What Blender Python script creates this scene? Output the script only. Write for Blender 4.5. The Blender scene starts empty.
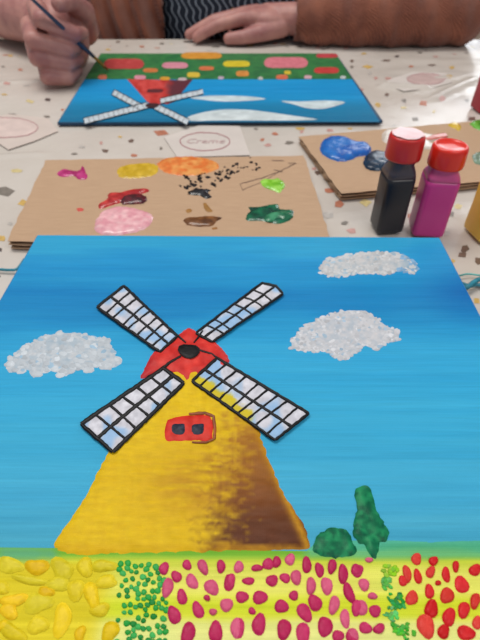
import bpy, bmesh, math, random
import numpy as np
from mathutils import Vector, Matrix
from mathutils.geometry import delaunay_2d_cdt

random.seed(7)
RNG = np.random.RandomState(5)
S = bpy.context.scene
COL = S.collection
TZ = 0.75                     # table surface height
CH = 0.23                     # camera height over the table
F = 480.0
TH = math.atan2(450.0, F)     # downward pitch
CT, ST = math.cos(TH), math.sin(TH)

# ------------------------------------------------------------------ helpers
def P(px, py, z=0.0):
    """photo pixel -> point on the horizontal plane z above the table"""
    u, v = px - 240.0, py - 320.0
    t = (CH - z) / (F * ST + v * CT)
    return (t * u, t * (F * CT - v * ST), TZ + z)

def PD(px, py, D):
    """photo pixel -> point at horizontal distance D"""
    u, v = px - 240.0, py - 320.0
    t = D / (F * CT - v * ST)
    return (t * u, D, TZ + CH - t * (F * ST + v * CT))

def proj(x, y, z):
    """arrays -> pixels"""
    dz = z - CH
    zc = y * CT - dz * ST
    return 240 + F * x / zc, 320 + F * (-y * ST - dz * CT) / zc

def lin(c):
    return tuple(((v / 255.) / 12.92 if v / 255. <= .04045 else ((v / 255. + .055) / 1.055) ** 2.4) for v in c[:3])

def linA(a):
    a = np.clip(np.asarray(a, float), 0, 255) / 255.
    return np.where(a <= .04045, a / 12.92, ((a + .055) / 1.055) ** 2.4)

def _h(ix, iy, s):
    n = (ix.astype(np.int64) * 374761393 + iy.astype(np.int64) * 668265263 + s * 1442695041) & 0xffffffff
    n = ((n ^ (n >> 13)) * 1274126177) & 0xffffffff
    return ((n ^ (n >> 16)) & 0xffff) / 65535.0

def vn(x, y, s=0):
    x = np.asarray(x, float); y = np.asarray(y, float)
    ix, iy = np.floor(x).astype(int), np.floor(y).astype(int)
    fx, fy = x - ix, y - iy
    fx = fx * fx * (3 - 2 * fx); fy = fy * fy * (3 - 2 * fy)
    a = _h(ix, iy, s); b = _h(ix + 1, iy, s); c = _h(ix, iy + 1, s); d = _h(ix + 1, iy + 1, s)
    return (a * (1 - fx) + b * fx) * (1 - fy) + (c * (1 - fx) + d * fx) * fy

def fbm(x, y, s=0, o=3):
    r = 0; a = .5; t = 0
    for i in range(o):
        r = r + a * vn(x * 2 ** i, y * 2 ** i, s + i); t += a; a *= .5
    return r / t

def root_loc(o):
    v = Vector((0, 0, 0))
    while o is not None:
        v += o.location; o = o.parent
    return v

def thing(name, loc, label, cat, group=None, kind=None):
    o = bpy.data.objects.new(name, None); COL.objects.link(o)
    o.location = loc; o.empty_display_size = .02
    tag(o, label, cat, group, kind)
    return o

def tag(o, label=None, cat=None, group=None, kind=None):
    if label: o['label'] = label
    if cat: o['category'] = cat
    if group: o['group'] = group
    if kind: o['kind'] = kind
    return o

def mk(name, verts, faces, mat, parent=None, cols=None, smooth=True, uvs=None, origin=None):
    me = bpy.data.meshes.new(name)
    off = root_loc(parent) if parent else Vector(origin or (0, 0, 0))
    va = np.asarray(verts, float) - np.array(off)
    me.from_pydata(va.tolist(), [], [tuple(int(i) for i in f) for f in faces])
    if cols is not None:
        at = me.color_attributes.new('Col', 'FLOAT_COLOR', 'POINT')
        c = np.ones((len(va), 4), 'f'); c[:, :3] = linA(cols)
        at.data.foreach_set('color', c.ravel())
    if uvs is not None:
        ul = me.uv_layers.new(name='UVMap')
        idx = np.empty(len(me.loops), dtype=np.int32); me.loops.foreach_get('vertex_index', idx)
        ul.data.foreach_set('uv', np.asarray(uvs, 'f')[idx].ravel())
    mats = mat if isinstance(mat, (list, tuple)) else [mat]
    for m in mats: me.materials.append(m)
    if smooth: me.polygons.foreach_set('use_smooth', [True] * len(me.polygons))
    me.update()
    o = bpy.data.objects.new(name, me); COL.objects.link(o)
    if parent: o.parent = parent
    else: o.location = off
    return o

def from_bm(name, bm, mat, parent=None, smooth=True, origin=None):
    bm.normal_update()
    v = [tuple(x.co) for x in bm.verts]
    bm.verts.index_update()
    f = [[x.index for x in p.verts] for p in bm.faces]
    mi = [p.material_index for p in bm.faces]
    bm.free()
    o = mk(name, v, f, mat, parent, smooth=smooth, origin=origin)
    o.data.polygons.foreach_set('material_index', mi)
    return o

def box_bm(bm, c, s, bev=0.0, rz=0.0, seg=2):
    r = bmesh.ops.create_cube(bm, size=1.0)
    vs = r['verts']
    bmesh.ops.scale(bm, vec=Vector(s), verts=vs)
    if bev > 0:
        es = list({e for v in vs for e in v.link_edges})
        q = bmesh.ops.bevel(bm, geom=es + vs, offset=bev, segments=seg, profile=.5, affect='EDGES')
        vs = list({v for f in q['faces'] for v in f.verts} | {v for v in vs if v.is_valid})
    bmesh.ops.rotate(bm, cent=(0, 0, 0), matrix=Matrix.Rotation(rz, 3, 'Z'), verts=vs)
    bmesh.ops.translate(bm, vec=Vector(c), verts=vs)
    return vs

def smooth_poly(pts, n=4):
    out = []; m = len(pts)
    for i in range(m):
        p0, p1, p2, p3 = [np.array(pts[(i + k) % m], float) for k in (-1, 0, 1, 2)]
        for j in range(n):
            t = j / n
            out.append(.5 * ((2 * p1) + (-p0 + p2) * t + (2 * p0 - 5 * p1 + 4 * p2 - p3) * t * t + (-p0 + 3 * p1 - 3 * p2 + p3) * t ** 3))
    return out

def patch(name, poly_px, z, mat, parent, h=.0006, res=.002, colfn=None, n=4, edge=None, rough=.3, ragged=0.0, lump=.25, seed=0):
    """a layer of paint: outline given as seen in the photo, laid on the plane z; domed relief"""
    pp = smooth_poly(poly_px, n) if n > 1 else [np.array(p, float) for p in poly_px]
    w = np.array([P(a[0], a[1], z)[:2] for a in pp])
    # resample
    out = []
    for i in range(len(w)):
        a, b = w[i], w[(i + 1) % len(w)]
        L = np.linalg.norm(b - a); k = max(1, int(round(L / (res * .8))))
        for j in range(k): out.append(a + (b - a) * j / k)
    b = np.array(out)
    if ragged > 0:
        nn = (vn(b[:, 0] / (res * 1.5), b[:, 1] / (res * 1.5), seed) - .5) * 2 * ragged
        c = b.mean(0); d = b - c; d /= np.maximum(np.linalg.norm(d, axis=1, keepdims=True), 1e-9)
        b = b + d * nn[:, None]
    x0, y0 = b.min(0); x1, y1 = b.max(0)
    gx, gy = np.meshgrid(np.arange(x0, x1, res), np.arange(y0, y1, res))
    g = np.stack([gx.ravel(), gy.ravel()], 1) + (RNG.rand(gx.size, 2) - .5) * res * .35
    a = b; c = np.roll(b, -1, 0)
    inside = np.zeros(len(g), bool)
    for i in range(len(a)):
        cond = ((a[i, 1] > g[:, 1]) != (c[i, 1] > g[:, 1]))
        if a[i, 1] == c[i, 1]: continue
        xx = (c[i, 0] - a[i, 0]) * (g[:, 1] - a[i, 1]) / (c[i, 1] - a[i, 1]) + a[i, 0]
        inside ^= cond & (g[:, 0] < xx)
    g = g[inside]
    if len(g):
        dist = np.sqrt(((g[:, None, :] - b[None]) ** 2).sum(2)).min(1)
        g = g[dist > res * .45]
        dist = dist[dist > res * .45]
    else: dist = np.zeros(0)
    allp = np.concatenate([b, g]) if len(g) else b
    vs, es, fs, ov, oe, of = delaunay_2d_cdt([Vector(p) for p in allp], [], [list(range(len(b)))], 1, 1e-7)
    V = np.array([tuple(v) for v in vs])
    dd = np.array([(0 if (min(o) if o else 0) < len(b) else dist[o[0] - len(b)]) for o in ov])
    e = edge or res * 1.5
    lum = (fbm(V[:, 0] / (res * 4), V[:, 1] / (res * 4), seed, 2) - .5) * 2
    zz = h * (1 - np.exp(-dd / e)) * (1 + lump * lum)
    zz = np.where(dd == 0, -.00005, zz)
    W = np.column_stack([V, TZ + z + .0001 + zz])
    if colfn is not None:
        px, py = proj(V[:, 0], V[:, 1], z)
        C = np.asarray(colfn(V[:, 0], V[:, 1], px, py), float)
        if C.ndim == 1: C = np.tile(C, (len(V), 1))
    else: C = None
    fs = [f for f in fs]
    # make faces point up
    F2 = []
    for f in fs:
        p = [V[i] for i in f]
        ar = sum(p[i][0] * p[(i + 1) % len(p)][1] - p[(i + 1) % len(p)][0] * p[i][1] for i in range(len(p)))
        F2.append(list(f) if ar > 0 else list(f)[::-1])
    return mk(name, W, F2, mat, parent, cols=C)

def dabs(name, items, z, mat, parent, seed=0, nseg=14, irr=.12, jit=9):
    """many little daubs of paint, one mesh: (px,py,rx_px,ry_px,angle,color,height) or plane coordinates when plane=True"""
    V = []; Fc = []; C = []
    rr = random.Random(seed)
    for it in items:
        cx, cy, rx, ry, an, colr, hh = it
        base = len(V)
        ph = rr.random() * 6.28; ph2 = rr.random() * 6.28
        cv = rr.uniform(-10, 10)
        rings = [(1.0, -.00005), (.86, hh * .75), (.5, hh), (0.0, hh * 1.02)]
        for k, (r, zz) in enumerate(rings):
            if r == 0:
                q = P(cx, cy, z); V.append((q[0], q[1], TZ + z + .0001 + zz)); C.append(np.array(colr) + cv); continue
            for s in range(nseg):
                t = 2 * math.pi * s / nseg
                rad = r * (1 + irr * math.sin(2 * t + ph) + irr * .7 * math.sin(3 * t + ph2))
                ax = rx * rad * math.cos(t); ay = ry * rad * math.sin(t)
                q = P(cx + ax * math.cos(an) - ay * math.sin(an), cy + ax * math.sin(an) + ay * math.cos(an), z)
                V.append((q[0], q[1], TZ + z + .0001 + zz))
                C.append(np.array(colr) + cv + rr.uniform(-jit, jit) + (jit if k == 0 else 0))
        for k in range(2):
            for s in range(nseg):
                a = base + k * nseg + s; b = base + k * nseg + (s + 1) % nseg
                Fc.append((b, a, a + nseg, b + nseg))
        cen = base + 3 * nseg
        for s in range(nseg):
            a = base + 2 * nseg + s; b = base + 2 * nseg + (s + 1) % nseg
            Fc.append((b, a, cen))
    Fc = [f[::-1] for f in Fc] if False else Fc
    return mk(name, V, Fc, mat, parent, cols=np.array(C))

def ribbons(name, lines, z, mat, parent, h=.0005, seed=0):
    """raised strokes of paint: each line = (points_px, width_px)"""
    V = []; Fc = []; rr = random.Random(seed)
    for pts, wd in lines:
        # densify
        q = []
        for i in range(len(pts) - 1):
            a, b = np.array(pts[i], float), np.array(pts[i + 1], float)
            k = max(1, int(np.linalg.norm(b - a) / 3.0))
            for j in range(k): q.append(a + (b - a) * j / k)
        q.append(np.array(pts[-1], float))
        base = len(V)
        for i, p in enumerate(q):
            d = q[min(i + 1, len(q) - 1)] - q[max(i - 1, 0)]
            d /= max(np.linalg.norm(d), 1e-9); nrm = np.array([-d[1], d[0]])
            w = wd * .5 * (1 + rr.uniform(-.16, .16)); jit = nrm * rr.uniform(-.25, .25)
            if i in (0, len(q) - 1): w *= .7
            for s, zz in ((-1, -.0001), (-.7, h * .8), (0, h), (.7, h * .8), (1, -.0001)):
                e = p + nrm * w * s + jit
                x = P(e[0], e[1], z); V.append((x[0], x[1], TZ + z + .0001 + zz))
        for i in range(len(q) - 1):
            for s in range(4):
                a = base + i * 5 + s
                Fc.append((a + 1, a, a + 5, a + 6))
    o = mk(name, V, Fc, mat, parent)
    return o

def tube(name, pts, r, mat, parent=None, seg=10, origin=None, radii=None):
    bm = bmesh.new()
    if 'string' in name:
        n_ = len(pts); o_ = []
        for i in range(n_ - 1):
            p0, p1, p2, p3 = [np.array(pts[min(max(i + k, 0), n_ - 1)], float) for k in (-1, 0, 1, 2)]
            for j in range(6):
                t = j / 6; o_.append(tuple(.5 * ((2 * p1) + (-p0 + p2) * t + (2 * p0 - 5 * p1 + 4 * p2 - p3) * t * t + (-p0 + 3 * p1 - 3 * p2 + p3) * t ** 3)))
        pts = o_ + [pts[-1]]
    pts = [Vector(p) for p in pts]; rings = []
    up = Vector((0, 0, 1))
    for i, p in enumerate(pts):
        d = (pts[min(i + 1, len(pts) - 1)] - pts[max(i - 1, 0)]).normalized()
        a = d.cross(up)
        if a.length < 1e-4: a = Vector((1, 0, 0))
        a.normalize(); b = d.cross(a)
        R = radii[i] if radii else r
        rings.append([bm.verts.new(p + (a * math.cos(2 * math.pi * k / seg) + b * math.sin(2 * math.pi * k / seg)) * R) for k in range(seg)])
    for i in range(len(rings) - 1):
        for k in range(seg):
            bm.faces.new((rings[i][k], rings[i][(k + 1) % seg], rings[i + 1][(k + 1) % seg], rings[i + 1][k]))
    bm.faces.new(rings[0][::-1]); bm.faces.new(rings[-1])
    bmesh.ops.recalc_face_normals(bm, faces=bm.faces)
    return from_bm(name, bm, mat, parent, origin=origin)

# ------------------------------------------------------------------ materials
def nt(name):
    m = bpy.data.materials.new(name); m.use_nodes = True
    t = m.node_tree; b = t.nodes['Principled BSDF']
    return m, t, b

def N(t, k, **kw):
    n = t.nodes.new(k)
    for a, v in kw.items():
        if a.startswith('_'): setattr(n, a[1:], v)
        else: n.inputs[a.replace('_', ' ')].default_value = v
    return n

def bump(t, b, src, strength, dist):
    bp = N(t, 'ShaderNodeBump', Strength=strength, Distance=dist)
    t.links.new(src, bp.inputs['Height']); t.links.new(bp.outputs['Normal'], b.inputs['Normal'])
    return bp

def solid(name, col, rough=.5, scale=60., amt=.08, bmp=.15, dist=.0005, metallic=0., spec=.5, coat=0., stretch=(1, 1, 1)):
    m, t, b = nt(name)
    tc = N(t, 'ShaderNodeTexCoord'); mp = N(t, 'ShaderNodeMapping'); mp.inputs['Scale'].default_value = stretch
    t.links.new(tc.outputs['Object'], mp.inputs['Vector'])
    no = N(t, 'ShaderNodeTexNoise', Scale=scale, Detail=4.); t.links.new(mp.outputs['Vector'], no.inputs['Vector'])
    rp = N(t, 'ShaderNodeValToRGB'); L = lin(col)
    rp.color_ramp.elements[0].color = (*[max(0, c * (1 - amt * 2)) for c in L], 1); rp.color_ramp.elements[0].position = .3
    rp.color_ramp.elements[1].color = (*[min(1, c * (1 + amt * 2)) for c in L], 1); rp.color_ramp.elements[1].position = .7
    t.links.new(no.outputs['Fac'], rp.inputs['Fac']); t.links.new(rp.outputs['Color'], b.inputs['Base Color'])
    b.inputs['Roughness'].default_value = rough; b.inputs['Metallic'].default_value = metallic
    b.inputs['Specular IOR Level'].default_value = spec; b.inputs['Coat Weight'].default_value = coat
    if bmp: bump(t, b, no.outputs['Fac'], bmp, dist)
    return m

def paint_mat(name, rough=.55, scale=(30, 900, 60), amt=.06, bmp=.3, weave=.25, dist=.0006, spec=.16):
    """colour comes from the daub itself (attribute), strokes and canvas weave from nodes"""
    m, t, b = nt(name)
    at = N(t, 'ShaderNodeAttribute'); at.attribute_name = 'Col'
    tc = N(t, 'ShaderNodeTexCoord'); mp = N(t, 'ShaderNodeMapping'); mp.inputs['Scale'].default_value = scale
    t.links.new(tc.outputs['Object'], mp.inputs['Vector'])
    no = N(t, 'ShaderNodeTexNoise', Scale=1., Detail=3.); t.links.new(mp.outputs['Vector'], no.inputs['Vector'])
    mr = N(t, 'ShaderNodeMapRange'); mr.inputs['From Min'].default_value = .3; mr.inputs['From Max'].default_value = .7
    mr.inputs['To Min'].default_value = 1 - amt; mr.inputs['To Max'].default_value = 1 + amt
    t.links.new(no.outputs['Fac'], mr.inputs['Value'])
    mx = N(t, 'ShaderNodeVectorMath', _operation='SCALE')
    t.links.new(at.outputs['Color'], mx.inputs[0]); t.links.new(mr.outputs['Result'], mx.inputs['Scale'])
    t.links.new(mx.outputs['Vector'], b.inputs['Base Color'])
    b.inputs['Roughness'].default_value = rough; b.inputs['Specular IOR Level'].default_value = spec
    w1 = N(t, 'ShaderNodeTexWave', Scale=420., Distortion=.4); w1.bands_direction = 'X'
    w2 = N(t, 'ShaderNodeTexWave', Scale=420., Distortion=.4); w2.bands_direction = 'Y'
    t.links.new(tc.outputs['Object'], w1.inputs['Vector']); t.links.new(tc.outputs['Object'], w2.inputs['Vector'])
    ad = N(t, 'ShaderNodeMath', _operation='ADD'); t.links.new(w1.outputs['Fac'], ad.inputs[0]); t.links.new(w2.outputs['Fac'], ad.inputs[1])
    ml = N(t, 'ShaderNodeMath', _operation='MULTIPLY'); ml.inputs[1].default_value = weave; t.links.new(ad.outputs[0], ml.inputs[0])
    a2 = N(t, 'ShaderNodeMath', _operation='ADD'); t.links.new(ml.outputs[0], a2.inputs[0]); t.links.new(no.outputs['Fac'], a2.inputs[1])
    bump(t, b, a2.outputs[0], bmp, dist)
    return m

M = {}
M['paint'] = paint_mat('acrylic_sky_paint')
M['impasto'] = paint_mat('thick_acrylic_paint', rough=.42, scale=(400, 400, 400), amt=.05, bmp=.25, weave=.1)
M['mill'] = paint_mat('mill_acrylic_paint', rough=.5, scale=(140, 420, 60), amt=.08, bmp=.4, weave=.1, dist=.0008)
M['wet'] = paint_mat('wet_paint', rough=.24, scale=(180, 180, 180), amt=.10, bmp=.2, weave=0., spec=.45, dist=.0006)
M['black_paint'] = solid('black_line_paint', (13, 14, 17), .45, 400, .1, .2, spec=.25)
M['side_blue'] = solid('canvas_side_blue', (36, 120, 180), .5, 40, .08, .2)
M['side_far'] = solid('canvas_edge_dark_blue', (12, 60, 95), .5, 40, .08, .2)
M['board_back'] = solid('canvas_panel_back', (180, 170, 155), .8)
M['plastic_red'] = solid('red_cap_plastic', (200, 38, 36), .28, 30, .03, .05, spec=.5)
M['plastic_red2'] = solid('bright_red_cap_plastic', (222, 44, 30), .25, 30, .03, .05, spec=.5)
M['pink_film'] = solid('dried_pink_paint', (232, 190, 194), .35, 90, .08, .3)
M['black_bottle'] = solid('black_paint_bottle', (25, 28, 38), .3, 12, .1, .0, spec=.5)
M['grey_neck'] = solid('smoky_bottle_shoulder', (70, 64, 74), .3, 12, .08, .0)
M['magenta'] = solid('magenta_paint_bottle', (202, 58, 142), .3, 10, .07, .0)
M['magenta_neck'] = solid('pink_bottle_shoulder', (206, 84, 142), .3, 12, .06, .0)
M['yellow_bottle'] = solid('yellow_paint_bottle', (248, 200, 74), .3, 14, .1, .0)
M['crimson'] = solid('crimson_paint_bottle', (170, 22, 48), .35, 14, .1, .0)
M['wood'] = solid('table_wood', (150, 110, 75), .5, 8, .12, .1, stretch=(1, 12, 12))
M['steel'] = solid('grey_table_leg', (150, 152, 155), .35, 20, .03, 0, metallic=.8)
M['floor'] = solid('brown_floor', (120, 92, 76), .5, 6, .12, .1, stretch=(1, 8, 1))
M['wall'] = solid('beige_wall', (216, 198, 178), .8, 10, .03, .1)
M['white_trim'] = solid('white_window_frame', (235, 235, 232), .4, 20, .02, 0)
M['brush_blue'] = solid('dark_blue_brush_lacquer', (44, 62, 88), .3, 60, .12, 0)
M['brass'] = solid('brass_ferrule', (196, 150, 80), .3, 60, .06, 0, metallic=.7)
M['bristle'] = solid('brown_bristles', (150, 96, 52), .7, 300, .2, .4, stretch=(1, 1, .2))
M['gold'] = solid('gold_ring', (212, 170, 100), .2, 60, .03, 0, metallic=1.)
M['hair'] = solid('brown_hair', (66, 44, 34), .5, 60, .25, .5, stretch=(4, 4, .4))
M['jeans'] = solid('dark_trousers', (40, 44, 62), .8, 200, .15, .3)
M['teal'] = solid('teal_string', (40, 130, 150), .45, 200, .2, .2)
M['teal2'] = solid('pale_teal_string', (90, 175, 170), .45, 200, .2, .2)
M['card_paper'] = solid('pale_coaster_paper', (206, 192, 184), .6, 25, .03, .1)
M['card_paper2'] = solid('white_coaster_paper', (208, 199, 193), .6, 25, .03, .1)
M['oval_ink'] = solid('red_violet_ink', (168, 112, 118), .6, 200, .1, 0)
M['pink_ink'] = solid('pale_pink_ink', (212, 192, 186), .6, 60, .05, 0)
M['script_ink'] = solid('pale_pink_script_ink', (190, 160, 160), .6, 100, .05, 0)
M['rose_ink'] = solid('dull_rose_ink', (194, 168, 164), .55, 60, .05, 0)
M['dark_ink'] = solid('dark_speck_ink', (30, 26, 26), .5, 100, .1, 0)
M['marker'] = solid('brown_marker_line', (96, 72, 56), .7, 100, .15, 0)
M['eye'] = solid('eye_white', (235, 232, 228), .2, 10, .01, 0)
M['button'] = solid('white_button', (240, 240, 238), .2, 10, .01, 0)

def skin_mat():
    m, t, b = nt('skin')
    tc = N(t, 'ShaderNodeTexCoord')
    no = N(t, 'ShaderNodeTexNoise', Scale=38., Detail=5.); t.links.new(tc.outputs['Object'], no.inputs['Vector'])
    rp = N(t, 'ShaderNodeValToRGB')
    rp.color_ramp.elements[0].color = (*lin((158, 104, 102)), 1); rp.color_ramp.elements[0].position = .32
    rp.color_ramp.elements[1].color = (*lin((190, 138, 128)), 1); rp.color_ramp.elements[1].position = .68
    t.links.new(no.outputs['Fac'], rp.inputs['Fac']); t.links.new(rp.outputs['Color'], b.inputs['Base Color'])
    b.inputs['Roughness'].default_value = .5
    b.inputs['Subsurface Weight'].default_value = .12; b.inputs['Subsurface Radius'].default_value = (.008, .003, .002)
    n2 = N(t, 'ShaderNodeTexNoise', Scale=300., Detail=2.); t.links.new(tc.outputs['Object'], n2.inputs['Vector'])
    bump(t, b, n2.outputs['Fac'], .2, .0006)
    return m
M['skin'] = skin_mat()

def knit_mat(name, c0, c1):
    m, t, b = nt(name)
    tc = N(t, 'ShaderNodeTexCoord')
    w = N(t, 'ShaderNodeTexWave', Scale=120., Distortion=3.0, Detail=2., Detail_Scale=2.); w.bands_direction = 'DIAGONAL'
    t.links.new(tc.outputs['Object'], w.inputs['Vector'])
    no = N(t, 'ShaderNodeTexNoise', Scale=22., Detail=3.); t.links.new(tc.outputs['Object'], no.inputs['Vector'])
    mu = N(t, 'ShaderNodeMath', _operation='MULTIPLY'); t.links.new(w.outputs['Fac'], mu.inputs[0]); mu.inputs[1].default_value = .22
    ad = N(t, 'ShaderNodeMath', _operation='ADD'); t.links.new(mu.outputs[0], ad.inputs[0]); t.links.new(no.outputs['Fac'], ad.inputs[1])
    rp = N(t, 'ShaderNodeValToRGB')
    rp.color_ramp.elements[0].color = (*lin(c0), 1); rp.color_ramp.elements[0].position = .4
    rp.color_ramp.elements[1].color = (*lin(c1), 1); rp.color_ramp.elements[1].position = .95
    t.links.new(ad.outputs[0], rp.inputs['Fac']); t.links.new(rp.outputs['Color'], b.inputs['Base Color'])
    b.inputs['Roughness'].default_value = .9; b.inputs['Specular IOR Level'].default_value = .15
    b.inputs['Sheen Weight'].default_value = .2
    bump(t, b, w.outputs['Fac'], .6, .002)
    return m
M['knit'] = knit_mat('brown_knit', (114, 68, 56), (162, 102, 80))

def shirt_mat():
    m, t, b = nt('navy_wavy_print')
    tc = N(t, 'ShaderNodeTexCoord')
    sx = N(t, 'ShaderNodeSeparateXYZ'); t.links.new(tc.outputs['Object'], sx.inputs[0])
    def mt(op, a, bb=None, c=None):
        n = N(t, 'ShaderNodeMath', _operation=op)
        for i, v in enumerate((a, bb, c)):
            if v is None: continue
            if isinstance(v, (int, float)): n.inputs[i].default_value = v
            else: t.links.new(v, n.inputs[i])
        return n.outputs[0]
    zz = mt('MULTIPLY', sx.outputs['Z'], 260.)
    ph = mt('MULTIPLY', mt('SINE', mt('MULTIPLY', sx.outputs['X'], 70.)), 1.2)
    wob = mt('MULTIPLY', mt('SINE', mt('ADD', zz, ph)), 1.25)
    s = mt('SINE', mt('ADD', mt('MULTIPLY', sx.outputs['X'], 480.), mt('ADD', wob, mt('MULTIPLY', sx.outputs['Z'], 140.))))
    rp = N(t, 'ShaderNodeValToRGB')
    rp.color_ramp.elements[0].color = (*lin((28, 34, 46)), 1); rp.color_ramp.elements[0].position = .62
    rp.color_ramp.elements[1].color = (*lin((120, 130, 142)), 1); rp.color_ramp.elements[1].position = .95
    t.links.new(s, rp.inputs['Fac']); t.links.new(rp.outputs['Color'], b.inputs['Base Color'])
    b.inputs['Roughness'].default_value = .8; b.inputs['Specular IOR Level'].default_value = .2
    return m
M['shirt'] = shirt_mat()

def card_mat():
    m, t, b = nt('cardboard_liner')
    uv = N(t, 'ShaderNodeUVMap'); mp = N(t, 'ShaderNodeMapping'); mp.inputs['Scale'].default_value = (1, 1, 1)
    t.links.new(uv.outputs[0], mp.inputs['Vector'])
    w = N(t, 'ShaderNodeTexWave', Scale=.5, Distortion=.25, Detail=1.); w.bands_direction = 'Y'; w.inputs['Scale'].default_value = 36.
    t.links.new(mp.outputs['Vector'], w.inputs['Vector'])
    m2 = N(t, 'ShaderNodeMapping'); m2.inputs['Scale'].default_value = (12, 220, 1); t.links.new(uv.outputs[0], m2.inputs['Vector'])
    no = N(t, 'ShaderNodeTexNoise', Scale=1., Detail=4.); t.links.new(m2.outputs['Vector'], no.inputs['Vector'])
    mu = N(t, 'ShaderNodeMath', _operation='MULTIPLY'); t.links.new(w.outputs['Fac'], mu.inputs[0]); mu.inputs[1].default_value = .3
    ad = N(t, 'ShaderNodeMath', _operation='ADD'); t.links.new(mu.outputs[0], ad.inputs[0]); t.links.new(no.outputs['Fac'], ad.inputs[1])
    rp = N(t, 'ShaderNodeValToRGB')
    rp.color_ramp.elements[0].color = (*lin((176, 144, 116)), 1); rp.color_ramp.elements[0].position = .3
    rp.color_ramp.elements[1].color = (*lin((198, 166, 136)), 1); rp.color_ramp.elements[1].position = .95
    t.links.new(ad.outputs[0], rp.inputs['Fac']); t.links.new(rp.outputs['Color'], b.inputs['Base Color'])
    b.inputs['Roughness'].default_value = .75; b.inputs['Specular IOR Level'].default_value = .25
    bump(t, b, w.outputs['Fac'], .25, .0006)
    return m
M['card'] = card_mat()
M['card_core'] = solid('cardboard_core', (112, 78, 52), .85, 300, .25, .4)

def cloth_mat():
    m, t, b = nt('white_wipeable_tablecloth')
    tc = N(t, 'ShaderNodeTexCoord')
    no = N(t, 'ShaderNodeTexNoise', Scale=7., Detail=4.); t.links.new(tc.outputs['Object'], no.inputs['Vector'])
    rp = N(t, 'ShaderNodeValToRGB')
    rp.color_ramp.elements[0].color = (*lin((198, 189, 180)), 1); rp.color_ramp.elements[0].position = .3
    rp.color_ramp.elements[1].color = (*lin((214, 207, 200)), 1); rp.color_ramp.elements[1].position = .7
    t.links.new(no.outputs['Fac'], rp.inputs['Fac']); t.links.new(rp.outputs['Color'], b.inputs['Base Color'])
    b.inputs['Roughness'].default_value = .24; b.inputs['Specular IOR Level'].default_value = .38
    n2 = N(t, 'ShaderNodeTexNoise', Scale=28., Detail=3.); t.links.new(tc.outputs['Object'], n2.inputs['Vector'])
    bump(t, b, n2.outputs['Fac'], .25, .004)
    return m
M['cloth'] = cloth_mat()
CHIPC = {'terra': (186, 120, 96), 'gold': (206, 170, 96), 'grey': (128, 120, 112), 'brown': (112, 92, 82), 'rose': (196, 150, 142),
         'pale': (214, 196, 140), 'dark': (92, 80, 78), 'mist': (186, 180, 174)}
for k, c in CHIPC.items(): M['chip_' + k] = solid('printed_chip_' + k, c, .35, 200, .08, 0)

# ------------------------------------------------------------------ camera
cam = bpy.data.cameras.new('camera'); co = bpy.data.objects.new('camera', cam); COL.objects.link(co)
co.location = (0, 0, TZ + CH); co.rotation_euler = (math.pi / 2 - TH, 0, 0)
cam.sensor_fit = 'VERTICAL'; cam.sensor_height = 36; cam.sensor_width = 27; cam.lens = 27.0; cam.clip_start = .01; cam.clip_end = 50
cam.dof.use_dof = True; cam.dof.focus_distance = .235; cam.dof.aperture_fstop = 15.0
S.camera = co

# ------------------------------------------------------------------ room
def struct(name, c, s, mat, bev=0):
    bm = bmesh.new(); box_bm(bm, (0, 0, 0), s, bev)
    o = from_bm(name, bm, mat, smooth=False); o.location = c; o['kind'] = 'structure'; return o
struct('floor', (0, 1.2, -.05), (7, 6.4, .1), M['floor'])
# back wall with a window opening at the right
wx0, wx1, wz0, wz1, wy = .75, 2.35, 1.15, 2.2, 3.4
bm = bmesh.new()
for (x0, x1, z0, z1) in ((-3.5, wx0, 0, 2.7), (wx1, 3.5, 0, 2.7), (wx0, wx1, 0, wz0), (wx0, wx1, wz1, 2.7)):
    box_bm(bm, ((x0 + x1) / 2, wy + .06, (z0 + z1) / 2), (x1 - x0, .12, z1 - z0))
o = from_bm('wall_back', bm, M['wall'], smooth=False); o['kind'] = 'structure'
# ------------------------------------------------------------------ window with daylight behind it
bm = bmesh.new()
for (x0, x1, z0, z1) in ((wx0, wx1, wz0, wz0 + .06), (wx0, wx1, wz1 - .06, wz1), (wx0, wx0 + .06, wz0, wz1), (wx1 - .06, wx1, wz0, wz1), ((wx0 + wx1) / 2 - .03, (wx0 + wx1) / 2 + .03, wz0, wz1)):
    box_bm(bm, ((x0 + x1) / 2, wy + .03, (z0 + z1) / 2), (x1 - x0, .06, z1 - z0), .004)
win = from_bm('window_1', bm, M['white_trim'], smooth=False); win['kind'] = 'structure'
m, t, b = nt('bright_daylight_pane')
b.inputs['Base Color'].default_value = (.9, .92, .95, 1); b.inputs['Emission Color'].default_value = (.93, .96, 1, 1)
b.inputs['Emission Strength'].default_value = 5.0
M['pane'] = m
mk('window_pane', [(wx0, wy + .04, wz0), (wx1, wy + .04, wz0), (wx1, wy + .04, wz1), (wx0, wy + .04, wz1)], [(0, 1, 2, 3)], M['pane'], win, smooth=False)

# ------------------------------------------------------------------ table
TX0, TX1, TY0, TY1 = -.75, .75, -.20, 1.015
tb = thing('table', (0, .42, 0), 'long wooden table hidden beneath the speckled white tablecloth', 'table')
bm = bmesh.new(); box_bm(bm, (0, (TY0 + TY1) / 2, TZ - .0185), (TX1 - TX0, TY1 - TY0, .03), .003); from_bm('tabletop', bm, M['wood'], tb, smooth=False)
for x in (TX0 + .06, TX1 - .06):
    for y in (TY0 + .06, TY1 - .10):
        bm = bmesh.new(); box_bm(bm, (x, y, (TZ - .034) / 2), (.04, .04, TZ - .034), .004); from_bm('leg', bm, M['steel'], tb, smooth=False)

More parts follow.
